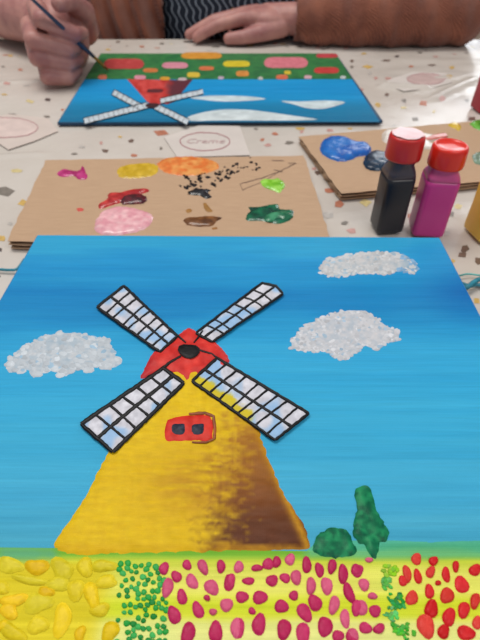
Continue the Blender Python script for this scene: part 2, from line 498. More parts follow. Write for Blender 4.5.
def cloth_h(x, y):
    h = (fbm(x * 9, y * 9, 3, 2) - .5) * .0014
    # creases of the folded cloth
    for (x1, y1, x2, y2, w, a, lim) in CREASES:
        dx, dy = x2 - x1, y2 - y1; L = math.hypot(dx, dy)
        tt = ((x - x1) * dx + (y - y1) * dy) / L / L
        d = np.abs((x - x1) * dy - (y - y1) * dx) / L
        fall = np.clip(np.minimum(tt, 1 - tt) / .15 + .5, 0, 1) if lim else 1
        h = h + a * np.exp(-(d / w) ** 2) * np.clip(fall, 0, 1)
    # wrinkled plastic at the far right
    m = np.exp(-(((x - .34) / .14) ** 2 + ((y - .80) / .10) ** 2))
    h = h + m * (.006 * (fbm((x * .8 + y * .6) * 16, (y - x * .3) * 26, 9, 2) - .5))
    return h - .0012
def pp2(px, py): q = P(px, py, 0); return q[0], q[1]
CREASES = []
for (a, b_, w, amp, lim) in (((-40, 157), (44, 153), .004, .0022, True), ((380, 86), (430, 88), .006, .006, True),
                             ((430, 100), (478, 78), .008, .005, True), ((0, 82), (40, 80), .005, .002, True)):
    q1 = pp2(*a); q2 = pp2(*b_); CREASES.append((*q1, *q2, w, amp, lim))
DR = .10; st = .004
xs = np.arange(TX0 - DR, TX1 + DR + 1e-6, st); ys = np.arange(TY0 - DR, TY1 + DR + 1e-6, st)
gx, gy = np.meshgrid(xs, ys)
def fold(g, lo, hi):
    ex = np.maximum(lo - g, 0) + np.maximum(g - hi, 0)
    r = .006; inn = np.clip(g, lo, hi); out = np.minimum(ex, r) * .7
    return inn + np.where(g < lo, -out, out), np.where(ex < r, ex * ex / (2 * r), ex - r / 2)
fx, dxz = fold(gx, TX0, TX1); fy, dyz = fold(gy, TY0, TY1)
dz = np.maximum(dxz, dyz)
hz = cloth_h(gx, gy) * np.clip(1 - dz / .01, 0, 1)
wob = .005 * np.sin(gx * 34) * np.clip(dyz / .1 - .1, 0, 1); wob2 = .012 * np.sin(gy * 34) * np.clip(dxz / .1, 0, 1)
X = fx + np.where(gx < TX0, -1, np.where(gx > TX1, 1, 0)) * (np.abs(wob2)); Y = fy + np.where(gy < TY0, -1, np.where(gy > TY1, 1, 0)) * np.abs(wob)
V = np.column_stack([X.ravel(), Y.ravel(), (TZ + hz - dz).ravel()])
nx, ny = len(xs), len(ys)
idx = np.arange(nx * ny).reshape(ny, nx)
Q = np.column_stack([idx[:-1, :-1].ravel(), idx[:-1, 1:].ravel(), idx[1:, 1:].ravel(), idx[1:, :-1].ravel()])
# printed terrazzo chips
chips = []   # px,py,w,h,kind
CH_PX = [(10, 55, 5, 2, 'gold'), (20, 69, 7, 2, 'terra'), (3, 66, 5, 2, 'grey'), (48, 99, 7, 3, 'dark'), (4, 94, 8, 2, 'gold'), (30, 101, 9, 4, 'pale'),
 (27, 85, 8, 2, 'mist'), (6, 83, 8, 2, 'rose'), (62, 109, 4, 2, 'terra'), (12, 114, 9, 2, 'dark'), (47, 116, 9, 2, 'grey'),
 (82, 146, 8, 3, 'mist'), (74, 153, 8, 2, 'grey'), (101, 142, 4, 3, 'rose'), (105, 150, 7, 4, 'brown'), (131, 140, 6, 3, 'brown'), (161, 132, 14, 6, 'terra'),
 (134, 155, 7, 3, 'terra'), (161, 148, 3, 3, 'grey'), (120, 136, 5, 2, 'gold'), (4, 190, 18, 9, 'grey'), (22, 202, 9, 7, 'gold'), (10, 223, 6, 3, 'mist'), (1, 238, 8, 5, 'gold'), (0, 249, 5, 4, 'dark'),
 (16, 170, 12, 4, 'pale'), (346, 47, 5, 3, 'rose'), (352, 60, 4, 3, 'brown'), (352, 66, 4, 3, 'grey'), (368, 66, 10, 3, 'gold'), (386, 60, 9, 2, 'brown'),
 (397, 56, 5, 2, 'dark'), (364, 53, 5, 2, 'gold'), (388, 78, 7, 3, 'rose'), (370, 73, 4, 3, 'mist'), (376, 78, 4, 3, 'rose'), (399, 82, 4, 2, 'brown'),
 (387, 94, 5, 3, 'brown'), (404, 100, 6, 4, 'grey'), (424, 103, 9, 6, 'terra'), (442, 99, 7, 4, 'rose'), (416, 118, 7, 4, 'grey'), (378, 104, 5, 4, 'gold'), (404, 107, 8, 2, 'pale'),
 (434, 111, 3, 3, 'pale'), (467, 100, 5, 3, 'grey'), (471, 118, 9, 4, 'brown'), (452, 67, 6, 3, 'gold'), (432, 64, 9, 2, 'brown'), (412, 65, 6, 2, 'terra'),
 (420, 52, 7, 2, 'grey'), (436, 56, 6, 2, 'rose'), (300, 46, 5, 2, 'grey'), (318, 47, 6, 2, 'rose'), (275, 43, 6, 2, 'terra'), (250, 45, 7, 2, 'gold'), (215, 46, 6, 2, 'grey'),
 (186, 41, 6, 2, 'brown'), (162, 43, 6, 2, 'grey'), (142, 46, 7, 2, 'terra'), (118, 41, 5, 2, 'brown'), (108, 49, 6, 2, 'gold'), (328, 47, 5, 2, 'grey'),
 (330, 190, 12, 5, 'terra'), (339, 203, 9, 6, 'terra'), (328, 214, 11, 6, 'mist'), (365, 202, 12, 7, 'pale'), (318, 172, 8, 4, 'brown'), (314, 168, 5, 3, 'rose'),
 (289, 142, 9, 3, 'grey'), (275, 133, 8, 3, 'terra'), (268, 144, 7, 3, 'rose'), (300, 128, 10, 3, 'gold'), (330, 130, 9, 3, 'rose'), (243, 143, 6, 3, 'gold'), (256, 128, 5, 2, 'grey'),
 (262, 139, 5, 3, 'terra'), (350, 128, 6, 2, 'gold'), (302, 131, 5, 3, 'rose'), (372, 120, 6, 3, 'rose'), (394, 125, 5, 2, 'mist'), (360, 110, 5, 3, 'gold'), (358, 96, 5, 3, 'terra'), (362, 89, 4, 3, 'rose'),
 (449, 77, 6, 3, 'gold'), (452, 213, 6, 5, 'grey'), (465, 248, 8, 7, 'brown'), (463, 254, 12, 6, 'brown'), (479, 260, 8, 7, 'brown'), (453, 260, 5, 3, 'gold'),
 (448, 232, 6, 4, 'mist'), (477, 300, 8, 6, 'gold'), (458, 205, 8, 5, 'pale'), (440, 200, 6, 4, 'rose'), (410, 215, 6, 5, 'terra'), (405, 200, 7, 4, 'grey'), (352, 230, 10, 5, 'rose'), (345, 222, 8, 4, 'grey')]
rr = random.Random(11)
CV = V.tolist(); CF = Q.tolist(); MI = [0] * len(CF)
names = list(CHIPC); 
def add_chip(cx, cy, w, h, kind, px=True):
    n = rr.choice((4, 4, 5, 5, 6)); a0 = rr.random() * 6.28; base = len(CV)
    for k in range(n):
        a = a0 + 2 * math.pi * k / n + rr.uniform(-.3, .3); r = rr.uniform(.75, 1.15)
        if px: q = pp2(cx + w * .5 * r * math.cos(a), cy + h * .5 * r * math.sin(a))
        else: q = (cx + w * .5 * r * math.cos(a), cy + h * .5 * r * math.sin(a))
        z = float(cloth_h(np.array(q[0]), np.array(q[1])))
        CV.append((q[0], q[1], TZ + z + .00025))
    cen = np.mean(np.array(CV[base:]), 0); 
    ar = sum(CV[base + i][0] * CV[base + (i + 1) % n][1] - CV[base + (i + 1) % n][0] * CV[base + i][1] for i in range(n))
    f = list(range(base, base + n)); CF.append(f if ar > 0 else f[::-1]); MI.append(1 + names.index(kind))
taken = []
for c in CH_PX:
    if c[1] > 50 and False: pass
    add_chip(c[0], c[1], c[2] * 1.1, c[3] * 1.25, c[4]); taken.append(pp2(c[0], c[1]))
# the rest of the cloth, where the photo shows nothing of it, carries the same print
for i in range(520):
    x = rr.uniform(TX0 + .02, TX1 - .02); y = rr.uniform(TY0 + .02, TY1 - .02)
    px, py = proj(x, y, 0.)
    s = rr.uniform(.004, .011)
    if -5 < px < 485 and 56 < py < 640 and min(math.hypot(x - a, y - b) for a, b in taken) < .035: continue
    if -5 < px < 485 and py > 56: s *= .6
    add_chip(x, y, s * 1.2, s, rr.choice(names), px=False)
cl = mk('tablecloth', CV, CF, [M['cloth']] + [M['chip_' + k] for k in names])
cl.data.polygons.foreach_set('material_index', MI)
tag(cl, 'white wipeable tablecloth printed with small scattered earth-coloured chips', 'tablecloth')
cl.parent = None

# ------------------------------------------------------------------ canvas helper
def fit_rect(pl, pr, z, W, L):
    """far-left / far-right corner pixels -> the four ground corners of a W x L rectangle running towards the viewer"""
    a = np.array(P(*pl, z)[:2]); b = np.array(P(*pr, z)[:2]); c = (a + b) / 2; d = (b - a) / np.linalg.norm(b - a)
    nrm = np.array([d[1], -d[0]])
    return c - d * W / 2, c + d * W / 2, c + d * W / 2 + nrm * L, c - d * W / 2 + nrm * L

def board(name, cor, z0, z1, mat, parent, bev):
    bm = bmesh.new()
    bot = [bm.verts.new((*c, TZ + z0)) for c in cor]; top = [bm.verts.new((*c, TZ + z1)) for c in cor]
    bm.faces.new(bot); bm.faces.new(top[::-1])
    for i in range(4): bm.faces.new((bot[i], top[i], top[(i + 1) % 4], bot[(i + 1) % 4]))
    bmesh.ops.recalc_face_normals(bm, faces=bm.faces)
    bmesh.ops.bevel(bm, geom=list(bm.edges), offset=bev, segments=3, profile=.5, affect='EDGES')
    return from_bm(name, bm, mat, parent)

def quadgrid(name, cor, z, mat, parent, colfn, res, v0=0., v1=1., inset=.0012, zadd=.00012):
    """painted layer over the part v0..v1 (0 far, 1 near) of the board"""
    A, B, C_, D_ = [np.array(c) for c in cor]
    W = np.linalg.norm(B - A); L = np.linalg.norm(D_ - A)
    u = np.linspace(inset / W, 1 - inset / W, int(W / res)); v = np.linspace(max(v0, inset / L), min(v1, 1 - inset / L), max(3, int(L * (v1 - v0) / res)))
    U, Vv = np.meshgrid(u, v)
    Pt = A[None, None] + U[..., None] * (B - A) + Vv[..., None] * (D_ - A)
    x, y = Pt[..., 0].ravel(), Pt[..., 1].ravel()
    px, py = proj(x, y, z)
    C = colfn(x, y, px, py)
    n1, n2 = U.shape
    idx = np.arange(n1 * n2).reshape(n1, n2)
    Fq = np.column_stack([idx[:-1, :-1].ravel(), idx[1:, :-1].ravel(), idx[1:, 1:].ravel(), idx[:-1, 1:].ravel()])
    return mk(name, np.column_stack([x, y, np.full(x.shape, TZ + z + zadd)]), Fq, mat, parent, cols=C)

def rows(py, table):
    ks = [r[0] for r in table]; return np.stack([np.interp(py, ks, [r[1][i] for r in table]) for i in range(3)], 1)

# ------------------------------------------------------------------ near canvas (windmill)
Z1 = .032
cor1 = fit_rect((36.8, 234.4), (440, 237), Z1, .30, .40)
W1 = np.linalg.norm(np.array(P(36.8, 234.4, Z1)) - np.array(P(440, 237, Z1)))
print('near canvas width from photo', W1)
cor1 = fit_rect((36.8, 234.4), (440, 237), Z1, W1, .40)
cc = sum(cor1) / 4
nc = thing('painted_canvas', (cc[0], cc[1], TZ), 'large stretched canvas in front with the yellow windmill, red cap and tulip rows', 'painting', 'windmill paintings')
board('canvas_block', cor1, .0, Z1, M['side_blue'], nc, .0015)
SKY = [(228, (44, 158, 205)), (245, (44, 158, 206)), (262, (32, 146, 204)), (280, (24, 140, 198)), (298, (18, 130, 192)), (312, (20, 132, 192)), (324, (34, 150, 204)), (345, (46, 162, 212)), (390, (52, 168, 214)),
       (440, (56, 168, 210)), (500, (64, 168, 208)), (530, (66, 166, 202)), (560, (70, 166, 196))]
def sky1(x, y, px, py):
    w = (fbm(x * 14, y * 60, 21, 3) - .5) * 34
    c = rows(py + w * (1 if True else 0), SKY)
    s = (fbm(x * 10, y * 500, 5, 3) - .5) * 14 + (fbm(x * 5, y * 160, 8, 2) - .5) * 14
    c = c + s[:, None] * np.array([.9, .8, .5])
    e = np.exp(-((px - 475 + (py - 300) * .0) / 40) ** 2) * np.exp(-((py - 290) / 26) ** 2)
    c = c - e[:, None] * np.array([14, 26, 14])
    return c
# horizon v : row 550
yh = P(240, 546, Z1)[1]; ytop = cor1[0][1]; vh = (ytop - yh) / .40
quadgrid('painted_sky', cor1, Z1, M['paint'], nc, sky1, .0012, 0, vh + .012)
FIELD = [(540, (96, 176, 90)), (552, (110, 178, 60)), (560, (196, 210, 60)), (572, (222, 224, 96)), (592, (226, 228, 100)), (604, (206, 220, 40)), (614, (212, 222, 50)), (622, (226, 230, 130)), (640, (228, 232, 140)), (700, (214, 224, 90)), (900, (224, 226, 110))]
def field1(x, y, px, py):
    w = (fbm(x * 30, y * 60, 31, 2) - .5) * 8
    c = rows(py + w, FIELD)
    s = (fbm(x * 16, y * 900, 15, 3) - .5) * 40
    c = c + s[:, None] * np.array([.8, .6, .6])
    yl = 1 / (1 + np.exp((px - 112 + (py - 560) * .2) / 5.)) * np.clip((py - 556) / 10, 0, 1)
    c = c * (1 - yl[:, None]) + yl[:, None] * (np.array([222, 204, 36]) + s[:, None])
    # green verge under the mill, sea-green patch at the right
    g = np.exp(-((py - 552 - w * .4) / 5.5) ** 2); n = fbm(x * 120, y * 300, 3, 2)
    gg = (g * np.clip(n * 2.2, 0, 1))[:, None]
    c = c * (1 - gg) + gg * np.array([112, 176, 44])
    lf = (np.clip((62 - px) / 10, 0, 1) * np.exp(-((py - 554) / 9) ** 2) * np.clip(fbm(x * 90, y * 200, 4, 2) * 2 - .2, 0, 1))[:, None]
    c = c * (1 - lf) + lf * np.array([96, 172, 120])
    rt = (np.clip((px - 300) / 12, 0, 1) * np.clip((562 + w - py) / 6, 0, 1))[:, None]
    c = c * (1 - rt) + rt * np.array([104, 184, 120])
    return c
quadgrid('painted_field', cor1, Z1, M['paint'], nc, field1, .001, vh, 1.0, zadd=.0003)
patch('painted_hill', [(305, 552), (318, 541), (340, 540), (380, 539), (430, 541), (492, 540), (494, 553), (440, 557), (380, 556), (330, 558), (308, 558)], Z1, M['paint'], nc, .0003, .0015,
      lambda x, y, px, py: rows(py + (fbm(x * 40, y * 400, 2, 2) - .5) * 8, [(538, (72, 170, 150)), (548, (76, 172, 128)), (556, (128, 196, 116)), (562, (180, 214, 100))]) + (fbm(x * 30, y * 900, 6, 2)[:, None] - .5) * 30)

MILL = [(190, 330), (206, 362), (226, 383), (246, 404), (256, 424), (262, 440), (270, 462), (281, 488), (293, 508), (305, 526), (309, 540), (308, 549), (290, 550), (240, 552.5), (180, 554), (110, 556), (62, 555), (55, 548), (57, 538), (70, 520), (86, 496), (100, 468), (112, 444), (130, 420), (152, 396), (170, 372)]
def millc(x, y, px, py):
    s = fbm(px / 26., py / 3.2, 11, 3) - .5; s2 = fbm(px / 4., py / 22., 12, 3) - .5
    up = np.clip((440 - py) / 60, 0, 1)
    c = np.array([222, 184, 18]) + (s * (1 - up) * 26 + s2 * (up * 30 + 14))[:, None] * np.array([.7, .9, .5])
    oc = np.exp(-((px - 198) / 50) ** 2) * np.exp(-((py - 486) / 34) ** 2) * np.clip(.75 + s * 2.4, 0, 1)
    c = c * (1 - .75 * oc[:, None]) + .75 * oc[:, None] * np.array([176, 122, 24])
    xr = np.interp(py, [405, 440, 500, 545], [222, 222, 214, 206])
    rw = np.clip((px - xr + (fbm(px / 9., py / 2.2, 17, 4) - .5) * 64 + s2 * 24 + 12) / 44, 0, 1) * np.clip((py - 402 + s2 * 50) / 34, 0, 1)
    br = rows(py + s * 24, [(400, (188, 134, 34)), (440, (160, 104, 34)), (470, (146, 92, 34)), (500, (122, 70, 30)), (520, (98, 54, 28)), (545, (88, 46, 26))]) + (s * 34)[:, None]
    c = c * (1 - rw[:, None]) + rw[:, None] * br
    # golden rim at the right flank and foot
    fl = np.interp(py, [400, 440, 490, 545], [252, 266, 286, 311])
    rim = np.exp(-((px - fl + 4) / 5.) ** 2) * np.clip((py - 400) / 20, 0, 1)
    ft = np.clip((py - 543 + s * 6) / 4, 0, 1) * (.25 + .75 * np.clip((px - 200) / 30, 0, 1)) 
    k = np.maximum(rim * .9, ft * .8)[:, None]
    return c * (1 - k) + k * np.array([196, 142, 30])
mill = patch('windmill_tower', MILL, Z1, M['mill'], nc, .0010, .0013, millc, n=3, ragged=.0007, lump=.5, seed=4)
CAP = [(140, 379), (146, 366), (154, 352), (170, 342), (182, 332), (190, 328), (199, 333), (208, 338), (220, 346), (228, 357), (229, 369), (217, 372), (205, 378), (188, 385), (178, 377), (164, 372), (152, 376)]
def capc(x, y, px, py):
    s = fbm(px / 7., py / 7., 40, 3) - .5
    c = np.array([208, 50, 44]) + s[:, None] * np.array([60, 50, 40])
    d = np.clip((np.abs(px - 188) - 28) / 14, 0, 1) * .35
    return c * (1 - d[:, None]) + d[:, None] * np.array([150, 44, 70])
cap = patch('windmill_cap', CAP, Z1, M['impasto'], nc, .0015, .0012, capc, n=3, ragged=.0005, lump=.4, seed=5)
ribbons('cap_outline', [([(186, 343), (176, 334), (168, 331)], 2.2), ([(194, 343), (199, 336), (203, 331)], 2.0), ([(198, 350), (212, 354), (222, 362)], 2.2), ([(181, 356), (168, 364), (156, 373), (148, 377)], 2.6)],
        Z1 + .0014, M['black_paint'], cap, .0005, 3)

def sail(A, B, C, D, n, w, seed, yellow=False, tip=None):
    """A,B inner end (upper, lower); D,C outer end (upper, lower)."""
    A, B, C, D = [np.array(q, float) for q in (A, B, C, D)]
    outline = [A, (A + D) / 2, D] + ([np.array(tip, float)] if tip else []) + [C, (B + C) / 2, B]
    def colr(x, y, px, py):
        s = fbm(px / 4., py / 4., 60 + seed, 2); s3 = fbm(px / 12., py / 12., 61 + seed, 1)
        c = np.array([204, 204, 214])[None] * (1 - s3[:, None] * .0) + ((s - .5) * 50)[:, None]
        bl = np.clip((s3 - .52) * 4, 0, 1)[:, None]
        c = c * (1 - bl) + bl * np.array([150, 186, 224])
        if yellow:
            ab = C - B; t = ((px - B[0]) * ab[0] + (py - B[1]) * ab[1]) / (ab @ ab)
            d = np.abs((px - B[0]) * ab[1] - (py - B[1]) * ab[0]) / np.linalg.norm(ab)
            k = (np.clip((9.5 + (s - .5) * 10 - d) / 2, 0, 1) * np.clip((.72 - t) / .05, 0, 1))[:, None]
            c = c * (1 - k) + k * np.array([206, 186, 24])
        return c
    o = patch('sail', outline, Z1 + .0012, M['impasto'], nc, .0005, .0012, colr, n=1, lump=.3, seed=seed)
    # foot of the layer reaches down to the canvas
    lines = []
    top = [A, D]; 
    if tip: lines.append(([A, (A + D) / 2, D, tip, C], w)); lines.append(([C, (B + C) / 2, B], w)); lines.append(([B, A], w))
    else: lines.append(([A, D], w)); lines.append(([D, C], w)); lines.append(([C, B], w)); lines.append(([B, A], w))
    mi, mo = (A + B) / 2, (C + D) / 2 if not tip else (np.array(tip, float) + (C + D) / 2) / 2
    lines.append(([mi, mo], w * 1.05))
    r = random.Random(seed)
    for i in range(1, n):
        t = i / n + r.uniform(-.012, .012); t2 = t + r.uniform(-.02, .02)
        lines.append(([A + (D - A) * t, (mi + (mo - mi) * ((t + t2) / 2)), B + (C - B) * t2], w * .72))
    for l in lines:
        pass
    ribbons('sail_lattice', lines, Z1 + .0016, M['black_paint'], o, .0005, seed)
    return o
sail((177.5, 336), (160, 352), (97, 307), (124, 286), 8, 3.0, 1)
sail((196, 333), (212, 342), (283, 294), (262, 283), 7, 2.6, 2, tip=(276, 286))
sail((163.5, 368), (184, 383), (113, 452), (81, 424), 6, 4.2, 3)
sail((217, 358), (192, 381), (275, 440), (309, 413.5), 9, 3.2, 4, yellow=True)
dabs('windmill_hub', [(189, 351, 10, 8, .1, (16, 17, 20), .0004)], Z1 + .0022, M['impasto'], nc, 3)
win1 = patch('windmill_window', [(167, 420), (176, 417), (192, 415), (206, 414), (213, 418), (214, 438), (208, 441), (190, 442), (172, 443), (165, 439), (165, 428)], Z1 + .0009, M['impasto'], nc, .0006, .001,
      lambda x, y, px, py: np.array([206, 46, 34]) + (fbm(px / 5, py / 5, 3, 2)[:, None] - .5) * 40, n=3)
for cx in (179, 198):
    patch('window_opening', [(cx - 7, 425), (cx, 423.5), (cx + 6, 424), (cx + 6.5, 432), (cx + 2, 435), (cx - 6, 434)], Z1 + .0014, M['impasto'], win1, .0005, .001,
          lambda x, y, px, py: np.array([36, 44, 62]) + (fbm(px / 2., py / 2., 7, 2)[:, None] - .5) * 50, n=3)
ribbons('window_outline', [([(189, 414), (205, 413), (213.5, 416.5), (215, 428), (214.5, 439)], 3.2), ([(192, 442.5), (206, 442.5), (214.5, 439)], 2.2)], Z1 + .0013, solid('brown_outline_paint', (140, 70, 22), .5, 200, .2, .2), win1, .0004, 9)

# clouds of stippled dabs
def inpoly(x, y, poly):
    c = False; n = len(poly)
    for i in range(n):
        a, b = poly[i], poly[(i + 1) % n]
        if (a[1] > y) != (b[1] > y) and x < (b[0] - a[0]) * (y - a[1]) / (b[1] - a[1]) + a[0]: c = not c
    return c
CL1 = [(6, 363), (14, 354), (22, 347), (34, 342), (48, 335), (60, 332), (78, 333), (92, 336), (106, 339), (113, 350), (121, 364), (112, 369), (100, 366), (88, 371), (76, 368), (66, 377), (54, 370), (46, 371), (34, 378), (27, 371), (10, 373)]
CL2 = [(291, 348), (293, 338), (301, 328), (318, 319), (340, 311), (362, 311), (378, 318), (386, 326), (398, 330), (399, 341), (385, 344), (376, 350), (364, 346), (356, 352), (349, 360), (336, 358), (324, 351), (310, 352), (298, 350)]
CL3 = [(321, 273), (320, 266), (328, 259), (346, 255), (368, 252), (388, 252), (402, 254), (412, 260), (419, 269), (412, 274), (400, 271), (384, 274), (364, 273), (346, 276), (330, 276)]
def cloud(poly, n, r0, r1, seed, tone, fade=None, dull=None):
    rr = random.Random(seed); xs = [p[0] for p in poly]; ys = [p[1] for p in poly]; its = []
    while len(its) < n:
        x = rr.uniform(min(xs), max(xs)); y = rr.uniform(min(ys), max(ys))
        if not inpoly(x, y, poly): continue
        r = rr.uniform(r0, r1) ; g = rr.gauss(0, 6.5)
        c = [tone[0] + g + 3, tone[1] + g, tone[2] + g - 2]
        if rr.random() < .10: c = [tone[0] - 30, tone[1] - 12, tone[2]]
        if fade and x > fade and rr.random() < .55: c = [tone[0] - 66, tone[1] - 30, tone[2]]
        its.append((x, y, r * rr.uniform(1., 1.5), r * rr.uniform(.65, 1.), rr.uniform(-.5, .5), c, rr.uniform(.0001, .0003)))
    return its
def cloud_part(poly, n, r0, r1, seed, tone, nseg, fade=None):
    base = patch('cloud', poly, Z1, M['impasto'], nc, .0003, .0012, lambda x, y, px, py: (np.array(tone) - 6 + (fbm(px / 4, py / 3, seed, 3)[:, None] - .5) * np.array([60, 36, 20])) if not fade else
        (np.array(tone) - 6 - np.clip((px - fade) / 14, 0, 1)[:, None] * np.array([50, 24, 6]) + (fbm(px / 4, py / 3, seed, 3)[:, None] - .5) * np.array([60, 36, 20])), n=2, ragged=.0010, lump=.5, seed=seed)
    dabs('cloud_dabs', cloud(poly, n, r0, r1, seed, tone, fade), Z1 + .0001, M['impasto'], base, seed, nseg, jit=3)
cloud_part(CL1, 300, 2.0, 4.2, 1, (186, 197, 207), 9)
cloud_part(CL2, 480, 1.1, 2.8, 2, (196, 201, 209), 8)
cloud_part(CL3, 380, 1.1, 2.8, 3, (194, 199, 204), 8, fade=398)

def greenc(seed, lo=(0, 84, 58), hi=(34, 142, 90)):
    def f(x, y, px, py):
        s = fbm(px / 4.5, py / 4.5, seed, 3)[:, None]; s = np.clip((s - .25) * 2, 0, 1)
        return np.array(lo) * (1 - s) + np.array(hi) * s
    return f
patch('painted_bush', [(313, 545), (316, 537), (324, 531), (334, 528), (343, 529), (350, 536), (354, 544), (356, 551), (350, 556), (338, 558), (324, 557), (315, 552)], Z1 + .0003, M['impasto'], nc, .0009, .001, greenc(70), n=3, ragged=.0006, lump=.6, seed=8)
patch('painted_tree', [(355, 497), (356, 489), (361, 486), (369, 487), (373, 497), (376, 510), (382, 520), (388, 529), (387, 538), (380, 544), (378, 552), (375, 559), (370, 555), (365, 546), (356, 540), (353, 531), (355, 520), (357, 508)], Z1 + .0003, M['impasto'], nc, .0009, .001, greenc(75), n=3, ragged=.0007, lump=.6, seed=9)

# tulip rows
PK = [(164, 568.5, 5.6, 6.6), (176.4, 576.6, 5.5, 6.6), (167.5, 587.4, 6.2, 10.5), (187, 565, 5, 5.5), (192, 581.5, 5.6, 9.5), (203, 567, 5.2, 9), (211.6, 587.4, 7, 9.5), (221, 566.5, 5, 7), (229, 583, 6, 8.5), (182, 597, 6, 8), (174, 615, 6.5, 11), (198, 610, 6, 9.5),
 (226.5, 605, 6.5, 8), (188, 633.5, 8, 12), (215.7, 632, 7.5, 12), (236, 628, 6, 11), (238.7, 567, 5, 7), (231, 580.6, 5, 7.5), (257, 568, 6, 4), (268, 564, 5.5, 7), (276.6, 562, 5, 6), (290, 559.5, 5.4, 6.5), (306.7, 565, 5.4, 8.6), (319.4, 570, 4.6, 8.5), (332, 566.5, 4.6, 8.6),
 (343, 574, 5.5, 10.5), (356, 570, 6, 6), (248.4, 581, 7, 4), (272, 580.6, 6, 7), (285, 578, 5.5, 5.6), (296, 577.4, 6, 8), (311, 586, 5.6, 9), (326.7, 586, 5.8, 10.5), (349, 593, 5.8, 11), (242, 597, 6.5, 7), (260, 597.5, 7.5, 8), (293.7, 595.6, 5.5, 5), (281.5, 606.4, 7, 8), (315, 603, 7.5, 9),
 (334, 605, 6, 10), (357, 607.8, 5.6, 10), (304.5, 612.6, 7.5, 10.5), (345, 618.6, 5.5, 10), (238, 628, 7.5, 10.5), (259, 624.5, 7.5, 12), (284, 629.4, 8.4, 10.5), (325, 626.7, 7.5, 12), (303, 634, 8, 12), (338, 636, 6, 7), (352, 637, 6, 9), (357.6, 571, 6.5, 6.5), (364, 584.7, 6.2, 6.5), (372.5, 596, 5, 4),
 (360, 607.8, 8, 9), (375, 611, 7, 6.2), (365.4, 628, 7, 6.4), (379, 628.6, 6.4, 5.6), (353, 635, 6, 8), (207, 598, 4, 3), (252, 611, 4, 4), (213, 612, 4, 4), (369, 560, 4, 3)]
RD = [(416.4, 559, 6, 6), (433.4, 561, 4.8, 5.5), (407, 574, 5, 9), (402.8, 581, 4.5, 6), (417.7, 576.6, 4.4, 8), (430.5, 572, 5, 6.5), (446, 574.7, 4.8, 8), (455.7, 566.5, 3.8, 6), (475, 570, 6.5, 6.5), (461.6, 584.7, 8, 9), (429.4, 591.5, 5.4, 7.5), (411.8, 598, 6.4, 8.5), (447, 595.6, 7, 9.5),
 (475, 601, 5.6, 8.5), (431.3, 609, 8, 9.5), (463.8, 610, 7, 8.5), (449, 617, 7.6, 9.5), (425.9, 626, 9, 14), (443.5, 631.6, 7, 7.5), (466, 633, 10, 8), (477, 622.7, 5.5, 7), (438, 583, 3, 3)]
rr = random.Random(4)
def tul(lst, col, hi, sd):
    r = random.Random(sd); out = []
    for (x, y, a, b) in lst:
        c = col if r.random() < .65 else hi
        out.append((x, y, a * .95, b * .95, r.uniform(-.35, .2), c, r.uniform(.0006, .001)))
    return out
def below(x0, x1, y0, col, sx, sd):
    """rows beyond the lower edge of the picture, towards the viewer"""
    r = random.Random(sd); out = []; y = y0
    while y < 900:
        k = 1 + (y - 640) / 600.
        x = 240 + (x0 - 240) * k
        while x < 240 + (x1 - 240) * k:
            X, Y, _ = P(x, y, Z1)
            if Y > cor1[2][1] + .006: out.append((x + r.uniform(-3, 3), y + r.uniform(-3, 3), sx, sx * 1.4, r.uniform(-.3, .3), col, .0008))
            x += sx * 3
        y += sx * 3.6
    return out
dabs('pink_tulip_strokes', tul(PK, (188, 42, 92), (206, 84, 120), 1) + below(165, 385, 656, (192, 48, 94), 8, 3), Z1 + .0004, M['impasto'], nc, 5, 14, .10)
dabs('red_tulip_strokes', tul(RD, (206, 34, 38), (214, 60, 50), 2) + below(405, 500, 656, (208, 38, 40), 8, 4), Z1 + .0004, M['impasto'], nc, 6, 14, .10)
its = []
for i in range(420):
    y = rr.uniform(563, 645); k = (y - 560) / 80
    x = rr.gauss(141 + 8 * k, 12 + 2 * k)
    if x < 116 or x > 168 or len(its) > 104: continue
    if min([math.hypot(x - q_[0], y - q_[1]) for q_ in its] + [99]) < 5.0: continue
    q_ = rr.uniform(2.3, 3.5); its.append((x, y, q_, q_, 0, rr.choice([(36, 158, 62), (56, 170, 80), (28, 138, 56)]), .0003))
dabs('green_leaf_dots', its + below(118, 165, 652, (30, 146, 58), 4, 6), Z1 + .0004, M['impasto'], nc, 7, 12, .08, 5)
its = []
for (x, y, a, b, c, n) in ((390, 570, 9, 6, (140, 196, 40), 16), (385, 583, 6, 5, (96, 180, 80), 10), (397, 600, 9, 9, (44, 150, 60), 22), (393, 615, 8, 6, (96, 190, 96), 12), (402, 632, 12, 9, (70, 176, 50), 26)):
    for i in range(n): its.append((x + rr.gauss(0, a * .5), y + rr.gauss(0, b * .5), rr.uniform(1.5, 3.6), rr.uniform(1.3, 3), rr.random(), [v + rr.uniform(-18, 18) for v in c], .0003))
dabs('green_leaf_dots', its, Z1 + .0004, M['impasto'], nc, 8, 8, .2)
its = []
YL = [(10, 565, 14, 8), (37, 567, 11, 9), (62, 569, 12, 11), (85, 567, 9, 9), (104, 566, 12, 7), (30, 580, 18, 5), (0, 588, 9, 8), (58, 584, 13, 7), (76, 590, 10, 10), (92, 596, 8, 14), (106, 582, 13, 6), (14, 600, 13, 7), (38, 603, 14, 11), (9, 611, 10, 8), (62, 620, 10, 16), (38, 625, 10, 10), (100, 610, 10, 7), (12, 632, 14, 9), (3, 626, 7, 5), (80, 634, 6, 8), (110, 632, 9, 11), (46, 592, 8, 6)]
for (x, y, a, b) in YL:
    its.append((x, y, a, b, rr.uniform(-.3, .6), rr.choice([(230, 198, 24), (222, 200, 34), (230, 190, 24), (216, 200, 40)]), rr.uniform(.0005, .0010)))
